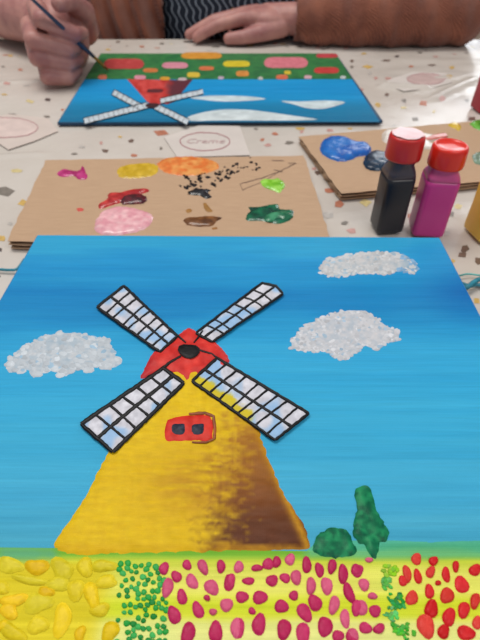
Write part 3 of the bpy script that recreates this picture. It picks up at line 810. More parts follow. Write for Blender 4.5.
dabs('yellow_flower_strokes', its + below(-20, 112, 662, (230, 190, 20), 12, 7), Z1 + .0004, M['impasto'], nc, 10, 16, .16)

# ------------------------------------------------------------------ far canvas
Z2 = .0045
cor2 = None
aL = np.array(P(100.5, 53.4, Z2)[:2]); aR = np.array(P(336, 53.3, Z2)[:2]); bR = np.array(P(383, 120.6, Z2)[:2]); bL = np.array(P(57, 122.6, Z2)[:2])
print('far canvas', np.linalg.norm(aR - aL), np.linalg.norm(bR - bL), np.linalg.norm(aL - bL))
cor2 = (aL, aR, bR, bL)
c2 = sum(cor2) / 4
fc = thing('painted_canvas', (c2[0], c2[1], TZ), 'thin canvas panel with an upside-down red windmill below a green flower field', 'painting', 'windmill paintings')
board('canvas_panel', cor2, .0008, Z2, M['side_far'], fc, .0008)
def fc_col(x, y, px, py):
    s = (fbm(x * 12, y * 300, 5, 3) - .5)
    c = rows(py + s * 8, [(78, (24, 148, 208)), (90, (22, 142, 204)), (99, (24, 144, 202)), (106, (24, 126, 172)), (125, (22, 108, 148))]) + (s * 24)[:, None]
    return c
quadgrid('painted_sky', cor2, Z2, M['paint'], fc, fc_col, .002, .28, 1.0)
vfs = (aL[1] - P(240, 79.5, Z2)[1]) / (aL[1] - bL[1])
def fg_col(x, y, px, py):
    s = fbm(x * 120, y * 120, 51, 3)[:, None]
    return np.array([36, 96, 62]) * (1 - s) + np.array([66, 138, 74]) * s
quadgrid('painted_field', cor2, Z2, M['impasto'], fc, fg_col, .002, 0, vfs, zadd=.0003)
def ell(cx, cy, a, b, k=10):
    return [(cx + a * math.cos(2 * math.pi * i / k), cy + b * math.sin(2 * math.pi * i / k)) for i in range(k)]
def blob_rect(x0, x1, y0, y1):
    return [(x0, (y0 + y1) / 2), (x0 + (x1 - x0) * .12, y0), ((x0 + x1) / 2, y0 - .3), (x1 - (x1 - x0) * .12, y0), (x1, (y0 + y1) / 2), (x1 - (x1 - x0) * .1, y1), ((x0 + x1) / 2, y1 + .3), (x0 + (x1 - x0) * .1, y1)]
FB = [((104, 144, 59, 68.5), (190, 62, 62)), ((181, 222, 52.5, 58.5), (222, 150, 48)), ((162, 188, 62.5, 68), (222, 140, 160)), ((223, 250, 61, 66.5), (222, 200, 40)), ((264, 308, 57.5, 67.5), (222, 120, 134)), ((316, 338, 53.8, 57.5), (200, 62, 70)), ((314, 339, 67.5, 73), (204, 58, 56)),
      ((143, 158, 68.5, 72), (212, 120, 62)), ((199, 214, 66.5, 70), (218, 112, 66)), ((236, 249, 71, 76), (220, 140, 60)), ((187, 200, 72.5, 77), (224, 192, 60)), ((134, 146, 75.5, 79), (220, 140, 160)), ((98, 107, 75, 79), (206, 110, 80)), ((160, 170, 77, 80), (224, 160, 50)), ((178, 187, 78, 81), (214, 190, 196)),
      ((276, 288, 75, 79), (222, 110, 74)), ((284, 291, 71, 74), (220, 190, 50)), ((304, 312, 75.5, 78.5), (214, 170, 180)), ((200, 207, 55, 57), (224, 150, 60)), ((258, 263, 77, 79.5), (196, 196, 190)), ((340, 346, 76, 78.5), (196, 206, 206)), ((218, 224, 76.5, 79), (190, 170, 190))]
for (r4, c) in FB:
    c = tuple(v * .88 + 14 for v in c)  # flower colours dulled and lifted: haze of reflections put into the paint colour
    patch('painted_flower', blob_rect(*r4), Z2 + .0005, M['impasto'], fc, .0006, .0025, (lambda cc: (lambda x, y, px, py: np.array(cc) + (fbm(x * 200, y * 200, 5, 2)[:, None] - .5) * 30))(c), n=3)
def fm(x, y, px, py):
    s = fbm(px / 4, py / 3, 15, 2) - .5; c = np.array([192, 64, 60]) + (s * 50)[:, None]
    d = np.clip((px - 166 - (80 - py) * .1 + s * 8) / 8, 0, 1)[:, None]
    return c * (1 - d) + d * np.array([96, 48, 58])
patch('windmill_tower', [(127, 79), (150, 79.5), (175, 80), (193, 79), (184, 90), (175, 101.5), (168, 104), (152, 104), (147, 101.5), (137, 90)], Z2 + .0003, M['impasto'], fc, .0006, .003, fm, n=1)
FS = [((84, 121), (148, 105), 6.0), ((113, 92), (141, 107), 6.0), ((160, 101), (203, 91.5), 5.0), ((155, 106), (188, 122), 6.0)]
for i, (a, b, w) in enumerate(FS):
    a, b = np.array(a, float), np.array(b, float); d = (b - a) / np.linalg.norm(b - a); n_ = np.array([-d[1], d[0]]) * w / 2
    so = patch('sail', [a - n_, b - n_, b + n_, a + n_], Z2 + .0008, M['impasto'], fc, .0004, .0035, lambda x, y, px, py: np.array([196, 206, 214]) + (fbm(px / 2, py / 2, 5, 2)[:, None] - .5) * 30, n=1)
    L = np.linalg.norm(b - a); k = int(L / 5)
    lines = [([a - n_, b - n_], .55), ([a + n_, b + n_], .55), ([a - n_, a + n_], .6)] + [([a + d * L * j / k - n_, a + d * L * j / k + n_], .45) for j in range(1, k)]
    ribbons('sail_lattice', lines, Z2 + .0012, M['black_paint'], so, .0002, i)
patch('windmill_hub', ell(152, 105.5, 7, 2.6), Z2 + .0012, M['impasto'], fc, .0005, .003, lambda x, y, px, py: np.array([62, 40, 44]), n=1)
patch('windmill_window', blob_rect(146, 164, 89, 92.5), Z2 + .0009, M['impasto'], fc, .0003, .003, lambda x, y, px, py: np.array([92, 44, 50]), n=1)
wc = lambda x, y, px, py: rows(py, [(90, (196, 214, 222)), (125, (206, 214, 216))]) + (fbm(px / 7, py / 2, 5, 3)[:, None] - .5) * 50
patch('cloud', [(190, 98), (205, 96), (225, 95.5), (250, 96.5), (266, 99), (245, 101), (222, 101.5), (205, 100)], Z2 + .0003, M['impasto'], fc, .0003, .003, wc, n=3)
patch('cloud', [(281, 101), (300, 101.5), (325, 100.5), (345, 102), (336, 106), (322, 109), (306, 108), (296, 105)], Z2 + .0003, M['impasto'], fc, .0003, .003, wc, n=3)
patch('cloud', [(188, 117), (205, 112), (225, 109.5), (250, 110), (275, 113), (295, 116), (318, 119.5), (290, 120.5), (250, 120.5), (215, 120.5), (192, 121)], Z2 + .0003, M['impasto'], fc, .0003, .003, wc, n=3)

# ------------------------------------------------------------------ cardboard palettes
def cardboard(corpx, z1, label, layers, origin=None, group='cardboard palettes'):
    cor = [np.array(P(*c, z1)[:2]) for c in corpx]     # far-left, far-right, near-right, near-left
    c = sum(cor) / 4
    r = thing('cardboard_palette', (c[0], c[1], TZ), label, 'paint palette', group)
    A, B, C_, D_ = cor
    def bil(u, v): return (1 - v) * ((1 - u) * A + u * B) + v * ((1 - u) * D_ + u * C_)
    nu, nv = 60, 60; t = .0005; z0 = .0008
    def sheet(name, zt, mat, sd, jag):
        V = []; UV = []; Fc = []
        for layer in (0, 1):
            for j in range(nv + 1):
                for i in range(nu + 1):
                    u, v = i / nu, j / nv
                    if i in (0, nu): u += (float(vn(j * .35, sd)) - .5) * jag
                    if j in (0, nv): v += (float(vn(i * .35, sd + 9)) - .5) * jag * 1.5
                    q = bil(u, v); V.append((q[0], q[1], TZ + zt - layer * t)); UV.append((u, v * .8))
        k = (nu + 1) * (nv + 1); ix = lambda i, j, l: l * k + j * (nu + 1) + i
        for j in range(nv):
            for i in range(nu):
                Fc.append((ix(i, j, 0), ix(i, j + 1, 0), ix(i + 1, j + 1, 0), ix(i + 1, j, 0)))
                Fc.append((ix(i, j, 1), ix(i + 1, j, 1), ix(i + 1, j + 1, 1), ix(i, j + 1, 1)))
        for j in range(nv):
            Fc.append((ix(0, j, 0), ix(0, j, 1), ix(0, j + 1, 1), ix(0, j + 1, 0))); Fc.append((ix(nu, j, 0), ix(nu, j + 1, 0), ix(nu, j + 1, 1), ix(nu, j, 1)))
        for i in range(nu):
            Fc.append((ix(i, 0, 0), ix(i + 1, 0, 0), ix(i + 1, 0, 1), ix(i, 0, 1))); Fc.append((ix(i, nv, 0), ix(i, nv, 1), ix(i + 1, nv, 1), ix(i + 1, nv, 0)))
        return mk(name, V, Fc, mat, r, smooth=False, uvs=UV)
    zs = [z1 - (z1 - z0 - t) * k / layers for k in range(layers + 1)]
    for k, zt in enumerate(zs):
        sheet('top_sheet' if k == 0 else ('bottom_sheet' if k == layers else 'middle_sheet'), zt, M['card'], 3 * k, .006)
    for k in range(layers):
        zh, zl = zs[k] - t, zs[k + 1]; mid = (zh + zl) / 2; am = (zh - zl) / 2
        Lv = np.linalg.norm(A - D_); nf = int(Lv / .0065); n = nf * 8; V = []; Fc = []
        for j in range(n + 1):
            v = .012 + .976 * j / n
            for i, u in enumerate((.006, .994)):
                q = bil(u, v); V.append((q[0], q[1], TZ + mid + am * .9 * math.sin(2 * math.pi * nf * j / n)))
        for j in range(n): Fc.append((2 * j, 2 * j + 2, 2 * j + 3, 2 * j + 1))
        o = mk('corrugated_core', V, Fc, M['card_core'], r)
        sm = o.modifiers.new('s', 'SOLIDIFY'); sm.thickness = .0004; sm.offset = 0
    return r
Z3 = .0085
cb1 = cardboard([(46, 160), (304, 155.5), (333, 246), (7, 241)], Z3, 'flat cardboard sheet behind the big painting, dotted with dried paint and black specks', 2)
Z4 = .0075
cb2 = cardboard([(299, 136.5), (520, 117), (528, 177.5), (341, 193.5)], Z4, 'cardboard piece with a blue paint puddle behind the two paint bottles', 2)

def puddle(name, poly, z, par, c0, c1, h, sd, ragged=.0008, res=.0016, mat='wet', sc=5., lump=.22):
    def f(x, y, px, py):
        s = np.clip((fbm(px / sc, py / (sc * .6), sd, 3)[:, None] - .3) * 2.4, 0, 1); return np.array(c0) * (1 - s) + np.array(c1) * s
    return patch(name, poly, z, M[mat], par, h, res, f, n=3, edge=.002, ragged=ragged, lump=lump, seed=sd)
puddle('magenta_paint_blob', [(58, 172), (64, 169), (74, 171), (80, 170), (82, 166), (84, 168), (86, 172), (88, 177), (84, 180), (78, 179), (74, 176), (64, 177), (58, 175)], Z3, cb1, (160, 28, 96), (206, 70, 140), .0018, 1)
puddle('yellow_paint_blob', [(117, 172), (120, 167), (130, 164.5), (146, 163), (158, 166), (157, 173), (148, 177), (134, 178.5), (121, 178)], Z3, cb1, (196, 160, 30), (222, 186, 70), .0012, 2)
puddle('orange_paint_blob', [(157, 164), (166, 158.5), (182, 156.5), (202, 157.5), (217, 163), (219, 168), (208, 173), (188, 176), (170, 174), (161, 170)], Z3, cb1, (222, 118, 56), (232, 164, 92), .0009, 3)
puddle('red_paint_blob', [(98, 205), (106, 200), (110, 193), (120, 193), (130, 190), (146, 189), (148, 192), (136, 196), (132, 202), (120, 203), (110, 206), (101, 209)], Z3, cb1, (160, 30, 36), (212, 66, 62), .0020, 4)
puddle('maroon_paint_blob', [(120, 199), (128, 195), (140, 194), (147, 198), (144, 203), (132, 204), (122, 204)], Z3 + .0004, cb1, (48, 20, 30), (110, 30, 40), .0020, 5)
puddle('pink_paint_blob', [(95, 224), (100, 214), (112, 208), (126, 207), (140, 210), (152, 215), (151, 224), (140, 231), (122, 235), (104, 235), (96, 231)], Z3, cb1, (222, 152, 164), (238, 190, 194), .0022, 6)
puddle('red_paint_spot', [(76, 209), (81, 208), (84, 210), (80, 212)], Z3, cb1, (190, 70, 60), (206, 90, 80), .0008, 7)
puddle('black_paint_blob', [(188, 193), (194, 189), (202, 189), (211, 190), (208, 193), (212, 197), (206, 199), (200, 196), (191, 195)], Z3, cb1, (14, 16, 20), (48, 50, 56), .0018, 8)
puddle('brown_paint_blob', [(184, 222), (186, 218), (198, 217), (210, 216), (222, 218), (216, 222), (212, 226), (202, 227), (190, 226)], Z3, cb1, (84, 50, 26), (140, 92, 52), .0018, 9)
puddle('brown_paint_smear', [(203, 204), (206, 203), (210, 208), (213, 211), (209, 213), (205, 210)], Z3, cb1, (150, 110, 60), (170, 124, 70), .0008, 10)
puddle('brown_paint_smear', [(186, 210), (190, 209), (192, 212), (188, 213)], Z3, cb1, (150, 110, 60), (170, 124, 70), .0008, 11)
puddle('brown_paint_smear', [(212, 228), (216, 227), (217, 229), (213, 230)], Z3, cb1, (140, 96, 50), (160, 110, 60), .0008, 12)
puddle('lime_paint_blob', [(260, 182), (265, 179), (272, 180), (278, 178), (285, 184), (283, 189), (279, 193), (274, 191), (266, 188)], Z3, cb1, (104, 176, 30), (160, 220, 90), .0020, 13)
puddle('dark_green_paint_blob', [(246, 216), (250, 211), (249, 207), (258, 207), (268, 205), (278, 204), (280, 209), (292, 210), (294, 215), (289, 221), (276, 224), (262, 221), (248, 221)], Z3, cb1, (8, 66, 52), (24, 108, 76), .0014, 14)
puddle('green_paint_ridge', [(264, 220), (268, 214), (280, 212), (290, 213), (293, 217), (284, 220), (278, 218), (272, 222)], Z3 + .001, cb1, (20, 96, 66), (70, 150, 110), .0022, 15)
rr = random.Random(77); its = []
for i in range(84):
    t_ = rr.random(); x = 180 + 76 * t_ + rr.gauss(0, 9); y = 188 - 25 * t_ + rr.gauss(0, 5.5)
    if y < 157.5 or x > 262 or x < 177: continue
    s = rr.uniform(.8, 2.3) * (1.15 - .45 * t_)
    its.append((x, y, s * 1.15, s * .75, rr.uniform(-.6, .6), (24, 20, 22), .0005))
dabs('black_paint_specks', its, Z3, M['impasto'], cb1, 4, 7, .25)
ribbons('marker_arrow', [([(240, 184), (262, 178), (280, 171.5), (296, 163)], .9), ([(242, 190), (262, 182), (276, 174)], .6), ([(274, 170), (283, 172)], .9), ([(296, 163), (288, 163.5)], .8), ([(272, 160.5), (284, 161)], .9), ([(240, 184), (243, 191)], .6)], Z3, M['marker'], cb1, .0001, 2)
blue = puddle('blue_paint_puddle', [(320, 147), (324, 140), (334, 137.5), (346, 138.5), (356, 143), (366, 143.5), (371, 149), (369, 155), (358, 157), (350, 160.5), (338, 161.5), (328, 158), (321, 153)], Z4, cb2, (18, 88, 176), (36, 116, 198), .0040, 21, res=.0018, sc=9, lump=.12)
puddle('navy_paint_puddle', [(363, 163), (366, 156), (374, 152), (384, 153), (396, 156), (400, 162), (392, 168), (378, 171), (367, 169)], Z4 + .0003, cb2, (16, 38, 60), (34, 62, 86), .0040, 22, lump=.12)
puddle('white_paint_smear', [(384, 131), (396, 129), (412, 130), (424, 133), (436, 136), (440, 140), (430, 142), (438, 148), (420, 150), (405, 152), (392, 146), (382, 140)], Z4, cb2, (190, 178, 164), (228, 220, 212), .0016, 23)
puddle('red_paint_streak', [(424, 138), (436, 134), (446, 133), (447, 137), (438, 139), (428, 140)], Z4 + .0012, cb2, (190, 90, 80), (206, 124, 110), .0008, 24)
puddle('yellow_paint_blob', [(448, 125), (452, 122.5), (458, 123.5), (461, 127), (459, 131), (455, 129), (450, 127)], Z4, cb2, (206, 170, 50), (228, 200, 90), .0022, 25)
puddle('green_paint_blob', [(470, 124), (478, 120), (492, 120), (500, 128), (490, 133), (478, 130)], Z4, cb2, (60, 140, 40), (110, 180, 70), .0022, 26)
puddle('grey_green_paint_blob', [(472, 156), (478, 152), (492, 150), (502, 156), (492, 165), (476, 164)], Z4, cb2, (80, 110, 90), (120, 146, 124), .0012, 27)
puddle('red_paint_spot', [(466, 111.5), (0, 0), (0, 0)][:0] or [(446, 158), (452, 157), (454, 161), (448, 162)], Z4, cb2, (180, 80, 60), (190, 96, 70), .0006, 28)

# ------------------------------------------------------------------ paint bottles
def rsq(hw, r, n=6):
    out = []
    for q, (sx, sy) in enumerate(((1, 1), (-1, 1), (-1, -1), (1, -1))):
        for k in range(n):
            a = math.pi / 2 * q + math.pi / 2 * k / (n - 1)
            out.append((sx * (hw - r) + r * math.cos(a), sy * (hw - r) + r * math.sin(a)))
    return out
def bottle(base, hw, body_h, total_h, cap_r, cap_h, rz, mats, label, top=None):
    b_m, n_m, c_m = mats
    r = thing('paint_bottle', (*base, TZ), label, 'paint bottle', 'squeeze bottles of paint')
    bm = bmesh.new()
    prof = [(0, hw * .88, .25), (.0015, hw * .97, .3), (.004, hw, .34), (body_h * .5, hw * .985, .34), (body_h - .004, hw, .34), (body_h, hw * .98, .38)]
    sh = total_h - cap_h - body_h
    prof2 = [(body_h, hw * .98, .38), (body_h + sh * .3, hw * .93, .5), (body_h + sh * .65, hw * .80, .75), (body_h + sh * .95, cap_r * .86, 1.0), (body_h + sh + .004, cap_r * .84, 1.0)]
    def loft(pf, nm, mat, cap0, cap1):
        bm = bmesh.new(); rings = []
        for (z, w, rr_) in pf:
            sq = rsq(w, w * min(rr_, .999))
            rings.append([bm.verts.new((base[0] + x * math.cos(rz) - y * math.sin(rz), base[1] + x * math.sin(rz) + y * math.cos(rz), TZ + .0006 + z)) for x, y in sq])
        n = len(rings[0])
        for i in range(len(rings) - 1):
            for k in range(n): bm.faces.new((rings[i][k], rings[i][(k + 1) % n], rings[i + 1][(k + 1) % n], rings[i + 1][k]))
        if cap0: bm.faces.new(rings[0][::-1])
        if cap1: bm.faces.new(rings[-1])
        bmesh.ops.recalc_face_normals(bm, faces=bm.faces)
        o = from_bm(nm, bm, mat, r); return o
    loft(prof, 'bottle_body', b_m, True, True); loft(prof2, 'bottle_shoulder', n_m, True, True)
    bm = bmesh.new(); z0 = total_h - cap_h
    pf = [(cap_r * .9, 0), (cap_r * 1.0, 0.0004), (cap_r * 1.01, .002), (cap_r, cap_h * .5), (cap_r * .985, cap_h - .0025), (cap_r * .95, cap_h - .0008), (cap_r * .88, cap_h), (cap_r * .8, cap_h - .0004), (cap_r * .74, cap_h - .0012), (cap_r * .3, cap_h - .0014)]
    rings = [[bm.verts.new((base[0] + R * (1 + (.012 if 1 < j < 5 and k % 2 else 0)) * math.cos(2 * math.pi * k / 48), base[1] + R * (1 + (.012 if 1 < j < 5 and k % 2 else 0)) * math.sin(2 * math.pi * k / 48), TZ + z0 + z)) for k in range(48)] for j, (R, z) in enumerate(pf)]
    for i in range(len(rings) - 1):
        for k in range(48): bm.faces.new((rings[i][k], rings[i][(k + 1) % 48], rings[i + 1][(k + 1) % 48], rings[i + 1][k]))
    bm.faces.new(rings[-1]); bm.faces.new(rings[0][::-1])
    bmesh.ops.recalc_face_normals(bm, faces=bm.faces)
    cp = from_bm('bottle_cap', bm, c_m, r)
    if top:
        bm = bmesh.new(); rr_ = random.Random(3)
        c = bm.verts.new((base[0] - .001, base[1], TZ + total_h + .0011)); ring = []
        for k in range(24):
            a = 2 * math.pi * k / 24; R = cap_r * (.86 + rr_.uniform(-.08, .05))
            ring.append(bm.verts.new((base[0] + R * math.cos(a), base[1] + R * math.sin(a), TZ + total_h + .0007)))
        for k in range(24): bm.faces.new((c, ring[k], ring[(k + 1) % 24]))
        from_bm('dried_paint', bm, top, cp)
    return r
B1 = P(385.5, 227.5, 0); B2 = P(425, 230, 0)
bottle(B1[:2], .0119, .050, .0830, .0138, .0185, .10, (M['black_bottle'], M['grey_neck'], M['plastic_red']), 'black paint bottle, its red cap topped with dried pink paint', M['pink_film'])
bottle(B2[:2], .0134, .050, .0765, .0138, .0165, -.12, (M['magenta'], M['magenta_neck'], M['plastic_red2']), 'magenta pink paint bottle with a shiny bright red cap')
B3 = P(487, 234, 0)
bottle(B3[:2], .0160, .052, .082, .0138, .017, .2, (M['yellow_bottle'], M['yellow_bottle'], M['plastic_red2']), 'yellow paint bottle beside the right corner of the big painting')
B4 = P(485, 110, 0)
bottle(B4[:2], .0155, .052, .082, .0138, .017, .1, (M['crimson'], M['crimson'], M['plastic_red']), 'crimson paint bottle beyond the cardboard with the blue puddle')

# ------------------------------------------------------------------ paper coasters on the cloth
def paper(corpx, label, mat, oval, ink, inkw, fill=None, lift=0.0, text=None):
    z = .0004
    cor = [np.array(P(*c, z)[:2]) for c in corpx]; c = sum(cor) / len(cor)
    r = thing('paper_coaster', (c[0], c[1], TZ), label, 'paper coaster', 'printed paper coasters')
    bm = bmesh.new()
    top = [bm.verts.new((*q, TZ + z + (lift if i == len(cor) - 1 else 0))) for i, q in enumerate(cor)]; bot = [bm.verts.new((*q, TZ + z - .0006 + (lift if i == len(cor) - 1 else 0))) for i, q in enumerate(cor)]
    bm.faces.new(top); bm.faces.new(bot[::-1]); n = len(cor)
    for i in range(n): bm.faces.new((top[i], bot[i], bot[(i + 1) % n], top[(i + 1) % n]))
    bmesh.ops.recalc_face_normals(bm, faces=bm.faces)
    from_bm('coaster_sheet', bm, mat, r, smooth=False)
    ox, oy, oa, ob = oval
    pts = ell(ox, oy, oa, ob, 40); pts.append(pts[0]); pts.append(pts[1])
    if fill: patch('printed_oval', ell(ox, oy, oa, ob, 20), z + .0001, fill, r, .0001, .006, None, n=1)
    ribbons('printed_ring', [(pts, inkw)], z + .0002, ink, r, .00012, 5)
    if text:
        cu = bpy.data.curves.new('t', 'FONT'); cu.body = text; cu.size = .016; cu.extrude = .00008; cu.align_x = 'CENTER'; cu.align_y = 'CENTER'; cu.shear = .25
        to = bpy.data.objects.new('t', cu); COL.objects.link(to)
        bpy.context.view_layer.update(); dg = bpy.context.evaluated_depsgraph_get()
        me = bpy.data.meshes.new_from_object(to.evaluated_get(dg)); bpy.data.objects.remove(to)
        q = P(ox, oy, z); me.materials.clear(); me.materials.append(M['script_ink'])
        me.transform(Matrix.Translation((q[0] - c[0], q[1] - c[1], z + .0003)) @ Matrix.Diagonal((1, 1.1, 1, 1)))
        tt = bpy.data.objects.new('printed_lettering', me); COL.objects.link(tt); tt.parent = r
    return r
paper([(164, 137), (177, 157), (250, 155), (240, 126), (200, 125)], 'white paper coaster with a thin red-violet oval and pale lettering', M['card_paper2'], (205, 141.5, 25, 9), M['oval_ink'], .9, text='Creme')
paper([(-45, 122), (-30, 135), (0, 144), (8, 149.5), (34, 141), (58, 131), (48, 118), (10, 114)], 'greyish paper coaster with a large pale pink circle at the table side', M['card_paper'], (5, 127.5, 33, 10), M['oval_ink'], .7, M['pink_ink'])
paper([(388, 80), (386, 85), (404, 91), (432, 88), (452, 82), (446, 73), (412, 72)], 'curled paper coaster with a dull rose oval near the resting arm', M['card_paper2'], (426, 79, 19, 5.5), M['oval_ink'], .5, M['rose_ink'])

# string emerging from under the canvas
q = lambda x, y, z=.0022: P(x, y, z)
tube('teal_string', [q(-90, 300), q(-50, 276), q(-8, 270), q(0, 269.5), q(10, 270), q(17, 269), q(22, 263), q(27, 258, .0022), q(44, 256)], .0011, M['teal'])
tag(bpy.data.objects['teal_string'], 'thin dark teal string at the left edge of the big canvas', 'string')
tube('teal_string', [q(452, 281), q(462, 283.5), q(470, 286), q(480, 285), q(510, 290), q(560, 306), q(600, 300), q(640, 318)], .0014, M['teal'])
tube('teal_string', [q(448, 278), q(460, 275.5), q(468, 274), q(480, 275.5), q(505, 280), q(550, 290), q(590, 312), q(620, 330)], .0007, M['teal2'])
tube('teal_string', [q(455, 285, .003), q(466, 287.5, .004), q(474, 282, .005), q(482, 279, .004), q(500, 281, .003), q(530, 300, .0025), q(560, 330, .0024), q(610, 340, .0024)], .0018, M['teal'])
for n_, l_ in (('teal_string.001', 'dark teal string, nearest of three beside the right canvas edge'), ('teal_string.002', 'pale green string, thinnest beside the right canvas edge'), ('teal_string.003', 'thick teal string crossing between two thinner ones right of the canvas')):
    tag(bpy.data.objects[n_], l_, 'string', 'strings right of the canvas')

# ------------------------------------------------------------------ person
def chain_bm(bm, pts, rad, seg=18):
    """tapered limb: spheres at joints joined by cones"""
    pts = [Vector(p) for p in pts]
    for p, r in zip(pts, rad):
        bmesh.ops.create_icosphere(bm, subdivisions=3, radius=r, matrix=Matrix.Translation(p))
    for a, b, ra, rb in zip(pts, pts[1:], rad, rad[1:]):
        d = b - a; L = d.length
        if L < 1e-6: continue
        rot = d.to_track_quat('Z', 'Y').to_matrix().to_4x4()
        bmesh.ops.create_cone(bm, cap_ends=True, cap_tris=False, segments=seg, radius1=ra, radius2=rb, depth=L, matrix=Matrix.Translation((a + b) / 2) @ rot)
def ellip(bm, c, s, rz=0., rx=0.):
    m = Matrix.Translation(c) @ Matrix.Rotation(rz, 4, 'Z') @ Matrix.Rotation(rx, 4, 'X') @ Matrix.Diagonal((*s, 1))
    bmesh.ops.create_icosphere(bm, subdivisions=4, radius=1.0, matrix=m)
def remesh(bm, vox, smooth=2, sfac=.5):
    me = bpy.data.meshes.new('tmp'); bm.to_mesh(me); bm.free()
    o = bpy.data.objects.new('tmp', me); COL.objects.link(o)
    md = o.modifiers.new('r', 'REMESH'); md.mode = 'VOXEL'; md.voxel_size = vox; md.use_smooth_shade = True
    if smooth:
        sm = o.modifiers.new('s', 'SMOOTH'); sm.factor = sfac; sm.iterations = smooth
    bpy.context.view_layer.update(); dg = bpy.context.evaluated_depsgraph_get()
    r = bpy.data.meshes.new_from_object(o.evaluated_get(dg)); bpy.data.objects.remove(o)
    return r
def place(name, me, mat, parent, root):
    me.materials.clear(); me.materials.append(mat)
    me.transform(Matrix.Translation(-Vector(root)))
    me.polygons.foreach_set('use_smooth', [True] * len(me.polygons))
    o = bpy.data.objects.new(name, me); COL.objects.link(o)
    if parent: o.parent = parent
    else: o.location = root
    return o
T = TZ
def w(x, y, z): return (x, y, T + z)
ROOT = (-.02, 1.22, 0)
SHR, SHL = w(-.205, 1.19, .235), w(.175, 1.19, .235)
ELR, WRR = w(-.475, 1.06, .045), w(-.288, .868, .050)
ELL, WRL = w(.385, .988, .050), w(.105, .990, .036)
bm = bmesh.new()
# torso, neck, head
chain_bm(bm, [w(-.02, 1.24, -.20), w(-.02, 1.215, -.05), w(-.02, 1.20, .08), w(-.015, 1.20, .18)], [.135, .115, .115, .12], 28)
ellip(bm, w(-.02, 1.24, -.22), (.18, .13, .11)); ellip(bm, w(-.02, 1.195, .12), (.175, .115, .14))
chain_bm(bm, [w(-.015, 1.20, .26), w(-.015, 1.17, .34), w(-.015, 1.15, .40)], [.062, .052, .055])
chain_bm(bm, [SHR, w(-.015, 1.20, .245), SHL], [.058, .075, .058])
ellip(bm, w(-.015, 1.125, .455), (.073, .092, .108), rx=.35); ellip(bm, w(-.015, 1.10, .405), (.052, .058, .05), rx=.35)
chain_bm(bm, [w(-.015, 1.034, .455), w(-.015, 1.018, .425)], [.009, .014])        # nose
for s in (-1, 1):
    ellip(bm, w(-.015 + s * .074, 1.135, .445), (.010, .018, .030))                # ears
ellip(bm, w(-.015, 1.036, .392), (.024, .010, .006)); ellip(bm, w(-.015, 1.040, .383), (.020, .010, .006))   # lips
# arms
chain_bm(bm, [SHR, w(-.35, 1.13, .13), ELR], [.054, .046, .042]); chain_bm(bm, [ELR, w(-.41, .99, .050), w(-.345, .925, .052), WRR], [.043, .046, .039, .031], 24)
chain_bm(bm, [SHL, w(.29, 1.10, .13), ELL], [.054, .046, .042]); chain_bm(bm, [ELL, w(.26, .986, .046), WRL], [.042, .040, .027], 24)
# legs under the table
for s in (-1, 1):
    chain_bm(bm, [w(-.02 + s * .09, 1.24, -.24), w(-.02 + s * .11, 1.0, -.235), w(-.02 + s * .12, .82, -.24)], [.09, .078, .062])
    chain_bm(bm, [w(-.02 + s * .12, .82, -.24), w(-.02 + s * .12, .85, -.45), w(-.02 + s * .12, .88, -.66)], [.06, .058, .040])
    chain_bm(bm, [w(-.02 + s * .12, .90, -.70), w(-.02 + s * .125, .78, -.715)], [.042, .032])
# --- right hand: fist standing on its little-finger side
ellip(bm, w(-.266, .806, .054), (.034, .048, .045)); ellip(bm, w(-.248, .802, .046), (.022, .040, .040))
chain_bm(bm, [WRR, w(-.270, .835, .053)], [.031, .036])
FR = [  # MCP, PIP, DIP, tip, radii
 [w(-.282, .788, .092), w(-.262, .744, .086), w(-.226, .757, .066), w(-.222, .782, .062), (.0145, .0135, .0115, .0095)],
 [w(-.296, .785, .070), w(-.279, .740, .063), w(-.238, .752, .048), w(-.232, .778, .046), (.0145, .0138, .0118, .0100)],
 [w(-.298, .787, .047), w(-.281, .742, .040), w(-.243, .753, .029), w(-.236, .778, .028), (.0140, .0132, .0115, .0100)],
 [w(-.290, .790, .026), w(-.273, .740, .0155), w(-.246, .748, .0115), w(-.240, .778, .014), (.0130, .0118, .0105, .0090)]]
ellip(bm, w(-.272, .772, .052), (.018, .022, .034))
FR = [[tuple(np.array(p) + (0, -.009, 0)) for p in f[:4]] + [tuple(v * .87 for v in f[4])] for f in FR]
for f in FR: chain_bm(bm, f[:4], f[4])
chain_bm(bm, [w(-.240, .845, .050), w(-.226, .812, .080), w(-.232, .778, .099), w(-.2385, .748, .1015)], [.022, .0155, .0130, .0108])
# --- left hand resting, palm down, fingers to the person's right
ellip(bm, w(.048, 1.004, .036), (.050, .037, .020)); chain_bm(bm, [WRL, w(.05, 1.005, .037)], [.027, .022])
FL = [(.975, -.078, .0098), (.996, -.092, .0104), (1.016, -.084, .0100), (1.034, -.060, .0088)]
for k, (yy, xt, r) in enumerate(FL):
    y0 = .982 + (yy - .982) * .8
    L = (xt - .012)
    chain_bm(bm, [w(.03, y0 + .008, .038), w(.006, y0 + .003, .0415 - abs(k - 1) * .002), w(.006 + L * .5, yy, .032 - abs(k - 1) * .002), w(.006 + L * .80, yy, .0175), w(xt, yy, .0108)], [.0145, .0125, r * 1.08, r, r * .88])
chain_bm(bm, [w(.075, .985, .026), w(.035, .968, .019), w(.004, .962, .014), w(-.020, .964, .0115)], [.018, .0145, .0118, .0098])
body = place('person', remesh(bm, .0022, 1, .3), M['skin'], None, ROOT)
tag(body, 'person in brown knit cardigan and navy patterned top, painting with right fist', 'person')
